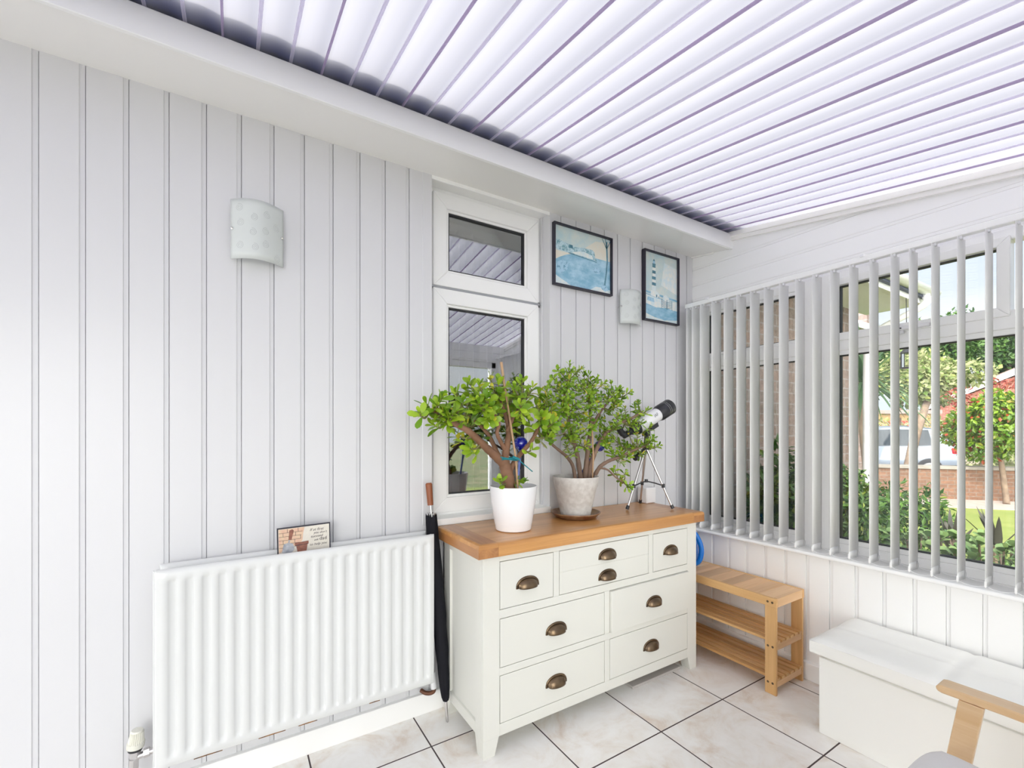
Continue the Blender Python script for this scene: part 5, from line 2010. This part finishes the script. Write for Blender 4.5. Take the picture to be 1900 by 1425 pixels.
# shrubs close outside the window
for (u, v, d, rx, rz_, n, lab) in ((1462, 930, 3.02, .27, .46, 2600, 'dark green pointed leaved shrub against the brick house wall'),
                                   (1588, 965, 3.6, .30, .46, 2400, 'leafy shrub beside the palm trunk outside the window'),
                                   (1670, 970, 4.6, .46, .50, 2600, 'dense green shrub between palm trunk and lawn')):
    c = atd(u, v, d)
    tree('garden_shrub', lab, c, rx, rx * .85, rz_, n, .075, M['shrub'], [tuple(gp(u, d)), (c.x, c.y, GZ + .25), (c.x + .03, c.y, c.z - .1)], [.02, .016, .012], cat='shrub', group='shrubs in the bed outside', k=14, asp=.38, shell=.25)

# cordyline palm
pb = [gp(1613, 5.3), atd(1612, 940, 5.3), atd(1608, 860, 5.3), atd(1601, 790, 5.3), atd(1603, 725, 5.3)]
cp = thing('cordyline_palm', 'slim palm with long narrow leaves standing outside the large pane', 'palm tree', pb[0])
MB().tube(curve_pts(pb, 6), lerp_list([.055, .045, .045, .042, .04], len(curve_pts(pb, 6))), 12).build('trunk', M['trunk_o'], cp, angle=80)


def blades(mb, c, n, ln, w, up=.35, droop=.5, spread=1.0):
    for i in range(n):
        a = rng.uniform(0, 2 * PI)
        el = rng.uniform(-.35, 1.45) if spread >= 1 else rng.uniform(.7, 1.45)
        h = Vector((math.cos(a) * math.cos(el), math.sin(a) * math.cos(el), math.sin(el)))
        s_ = h.cross(Vector((0, 0, 1))).normalized()
        l_ = ln * rng.uniform(.75, 1.1)
        vs, fs = [], []
        K = 7
        for k in range(K):
            t = k / (K - 1)
            p = Vector(c) + h * l_ * t + Vector((0, 0, -droop * l_ * t * t * math.cos(el)))
            ww = w * (1 - t) ** .6 * (.6 + .8 * min(1, t * 4)) / 1.4 + .0005
            vs += [p + s_ * ww, p + Vector((0, 0, -ww * .35)), p - s_ * ww]
        for k in range(K - 1):
            fs += [(3 * k, 3 * k + 1, 3 * k + 4, 3 * k + 3), (3 * k + 1, 3 * k + 2, 3 * k + 5, 3 * k + 4)]
        mb.add(vs, fs)


bm_ = MB()
blades(bm_, atd(1603, 712, 5.3), 95, .80, .021)
bm_.build('leaf_crown', M['blade'], cp, angle=80, fix=False)
# dark bladed plants
for (u, vt, d, n, ln, lab) in ((1763, 960, 4.1, 10, .40, 'dark broad bladed plant left of the pair seen low through the large pane'),
                               (1848, 955, 3.9, 10, .42, 'dark broad bladed plant right of the pair seen low through the large pane')):
    g0 = gp(u + 6, d)
    t = thing('bladed_plant', lab, 'plant', g0, 'dark bladed plants')
    st = atd(u + 4, vt + 60, d)
    MB().tube([g0, g0.lerp(st, .5), st], [.05, .045, .04], 10).build('stem', M['trunk_o'], t)
    mb = MB()
    blades(mb, st - Vector((0, 0, .02)), n, ln, .032, spread=.5, droop=.12)
    mb.build('blades', M['blade_d'], t, angle=80, fix=False)
# broad leaved low plants right under the window
for i, (u, v, d, lab) in enumerate(((1700, 1020, 3.15, 'pale green broad leaved plant outside, leftmost of the three low ones'),
                                    (1775, 1025, 2.95, 'pale green broad leaved plant outside, middle of the three low ones'),
                                    (1858, 1040, 2.85, 'pale green broad leaved plant outside, rightmost of the three low ones'))):
    g0 = gp(u, d + .15)
    t = thing('broad_leaved_plant', lab, 'plant', g0, 'broad leaved plants under the window')
    st, lf = MB(), MB()
    for k in range(30):
        uu, vv = u + rng.uniform(-52, 52), v + rng.uniform(-32, 45)
        tip = atd(uu, vv, d + rng.uniform(-.05, .42))
        root_ = g0 + Vector((rng.uniform(-.08, .08), rng.uniform(-.08, .08), 0))
        st.tube(curve_pts([root_, root_.lerp(tip, .5) + Vector((0, 0, -.03)), tip], 4), .006, 6)
        dd = Vector((rng.uniform(-.5, .2), rng.uniform(-.5, .5), 1.0)).normalized()
        a = dd.orthogonal().normalized()
        for j in range(7):
            q_ = Matrix.Rotation(j * 2.4 + rng.uniform(-.2, .2), 3, dd) @ a
            op = .55 + .12 * j
            dv_ = dd * math.cos(op) + q_ * math.sin(op)
            leaf(lf, tip - dd * .006 * j, dv_, dd * math.sin(op) - q_ * math.cos(op), .052 + .006 * j, .045, .10)
    st.build('stems', M['trunk_o'], t)
    lf.build('leaves', M['succ'], t, angle=60, fix=False)

# parked car
cl_ = Vector((*gp(1750, 12.6).xy, GZ + .0))
fwd_ = (-RT * math.cos(.30) + FW * math.sin(.30)).normalized()
car = thing_at('car', 'silver hatchback car parked on the street beyond the trees', 'car', cl_, math.atan2(fwd_.y, fwd_.x))
silver = mat('silver_paint', (0.24, 0.28, 0.34), .3, .3, coat=.8)
cgl = mat('car_glass', (0.03, 0.04, 0.05), .08)
mb = MB()


def sect(x, hw, z0, z1, in_=.06):
    return [(x, -hw, z0 + .08), (x, -hw * .97, z0), (x, hw * .97, z0), (x, hw, z0 + .08), (x, hw, (z0 + z1) / 2 + .05), (x, hw - in_, z1), (x, -hw + in_, z1), (x, -hw, (z0 + z1) / 2 + .05)]


S_ = [sect(0.0, .70, .36, .84), sect(.06, .80, .28, .92), sect(.5, .84, .24, .94), (sect(1.6, .86, .22, .93)), sect(2.7, .86, .22, .92), sect(3.3, .84, .24, .86), sect(3.85, .78, .28, .72), sect(3.98, .66, .34, .62)]
mb.grid([s_ + [s_[0]] for s_ in S_])
mb.add(S_[0], [tuple(range(8))])
mb.add(S_[-1], [tuple(range(8))])
gh = [(.06, .74, .90), (.18, .68, 1.12), (.42, .62, 1.42), (1.2, .62, 1.50), (1.9, .62, 1.47), (2.75, .76, .91)]
mb.grid([[(x, -w, .88), (x, -w, z - .04), (x, -w + .05, z), (x, w - .05, z), (x, w, z - .04), (x, w, .88)] for x, w, z in gh])
mb.build('body', silver, car, angle=50)
gl = MB()
for s_ in (-1, 1):
    gl.hexa([(.62, s_ * .80, .96), (1.38, s_ * .80, .96), (1.38, s_ * .655, 1.40), (.66, s_ * .655, 1.38), (.62, s_ * .76, .96), (1.38, s_ * .76, .96), (1.38, s_ * .60, 1.40), (.66, s_ * .60, 1.38)])
    gl.hexa([(1.44, s_ * .80, .96), (2.45, s_ * .80, .96), (2.0, s_ * .655, 1.37), (1.44, s_ * .655, 1.40), (1.44, s_ * .76, .96), (2.45, s_ * .76, .96), (2.0, s_ * .60, 1.37), (1.44, s_ * .60, 1.40)])
gl.hexa([(.02, -.62, .98), (.02, .62, .98), (.33, .52, 1.40), (.33, -.52, 1.40), (.12, -.6, .98), (.12, .6, .98), (.42, .5, 1.36), (.42, -.5, 1.36)])
gl.hexa([(2.0, -.56, 1.44), (2.0, .56, 1.44), (2.76, .66, .96), (2.76, -.66, .96), (1.9, -.5, 1.4), (1.9, .5, 1.4), (2.66, .6, .93), (2.66, -.6, .93)])
gl.build('windows', cgl, car, smooth=False)
for s_ in (-1, 1):
    MB().box(-.015, .20, s_ * .72 - .09, s_ * .72 + .09, .74, .90).build('tail_light', mat('tail_lamp', (0.45, 0.02, 0.03), .2), car, bevel=.02)
MB().box(-.02, .03, -.52, .52, .70, .84).build('tailgate_trim', cgl, car, bevel=.008)
for x_ in (.72, 3.15):
    for s_ in (-1, 1):
        w_ = MB()
        w_.tube([(x_, s_ * .86, .31), (x_, s_ * .68, .31)], .31, 28)
        wo = w_.build('wheel', M['blk'], car, bevel=.02)
        MB().tube([(x_, s_ * .875, .31), (x_, s_ * .86, .31)], .19, 20).build('hub_cap', M['alu'], wo)

# garage with red door, trellis, gabled house across the street
rzc = math.atan2(RT.y, RT.x)
gg = thing_at('garage', 'small rendered garage with a red slatted door across the street', 'garage', gp(1668, 19), rzc)
orange = mat('ochre_render', (0.50, 0.33, 0.16), .9)
MB().box(-1.1, 1.5, 0, 3, 0, 2.05).build('walls', orange, gg)
dm = MB()
for k in range(7):
    dm.box(-.48, .62, -.05, .01, .05 + k * .245, .05 + k * .245 + .238)
dm.build('door', mat('red_door_paint', (0.75, 0.07, 0.04), .45), gg)
MB().prism([(-.2, 2.05), (3.2, 2.05), (3.2, 2.2), (-.2, 2.2)], 'x', -1.25, 1.65).build('roof', mat('garage_roof', (0.30, 0.24, 0.22), .9), gg)
tz = thing_at('trellis', 'weathered wooden lattice trellis between the leaning trunk and the red tipped bush', 'trellis', gp(1738, 13.4), rzc)
tm_ = MB()
for k in range(22):
    a_ = -1.1 + k * .11
    for sg in (-1, 1):
        x0_, x1_ = a_, a_ + sg * 1.3
        tm_.hexa([(x0_ - .012, 0, .35), (x0_ + .012, 0, .35), (x1_ + .012, 0, 1.65), (x1_ - .012, 0, 1.65), (x0_ - .012, .012, .35), (x0_ + .012, .012, .35), (x1_ + .012, .012, 1.65), (x1_ - .012, .012, 1.65)])
tm_.build('lattice', mat('weathered_wood', (0.50, 0.42, 0.34), .9), tz, smooth=False)
for x_ in (-1.15, 1.35):
    MB().box(x_, x_ + .08, -.02, .06, 0, 1.75).build('post', M['trunk_o'], tz)
hs = thing_at('brick_house', 'red brick house with white gable edge showing above the red tipped bush', 'house', gp(1990, 24), rzc - .9)
MB().prism([(-5.4, 0), (5.4, 0), (5.4, 2.75), (0, 5.45), (-5.4, 2.75)], 'y', 0, 8).build('walls', M['brick_r'], hs)
for sg in (-1, 1):
    MB().prism([(0, 5.50), (sg * 6.0, 2.50), (sg * 6.0, 2.85), (0, 5.85)], 'y', -.25, -.08).build('bargeboard', M['white_o'], hs)
    MB().prism([(0, 5.66), (sg * 6.1, 2.61), (sg * 6.1, 2.87), (0, 5.95)], 'y', -.07, 8.2).build('roof_slope', mat('roof_tiles', (0.22, 0.16, 0.14), .9), hs)
wnd = MB().box(-1.2, 1.2, -.05, .02, 1.2, 2.4).build('window', M['white_o'], hs)
MB().box(-1.1, 1.1, -.07, -.04, 1.3, 2.3).build('pane', cgl, wnd)
# low green hedge line filling behind the street
hd_ = MB()
cs, rs = [], []
for k in range(26):
    p = gp(1500 + k * 26, 17.5 + (k % 3) * .4)
    cs.append(p + Vector((0, 0, .9 + .25 * math.sin(k * 1.7))))
    rs.append((1.0, .8, .95))
h_ = leaf_cloud(cs, rs, 7000, .2, shell=.5).build('hedge', M['ygreen'], None, smooth=False, fix=False)
tag(h_, 'light green garden hedge running along the far side of the street', 'hedge')
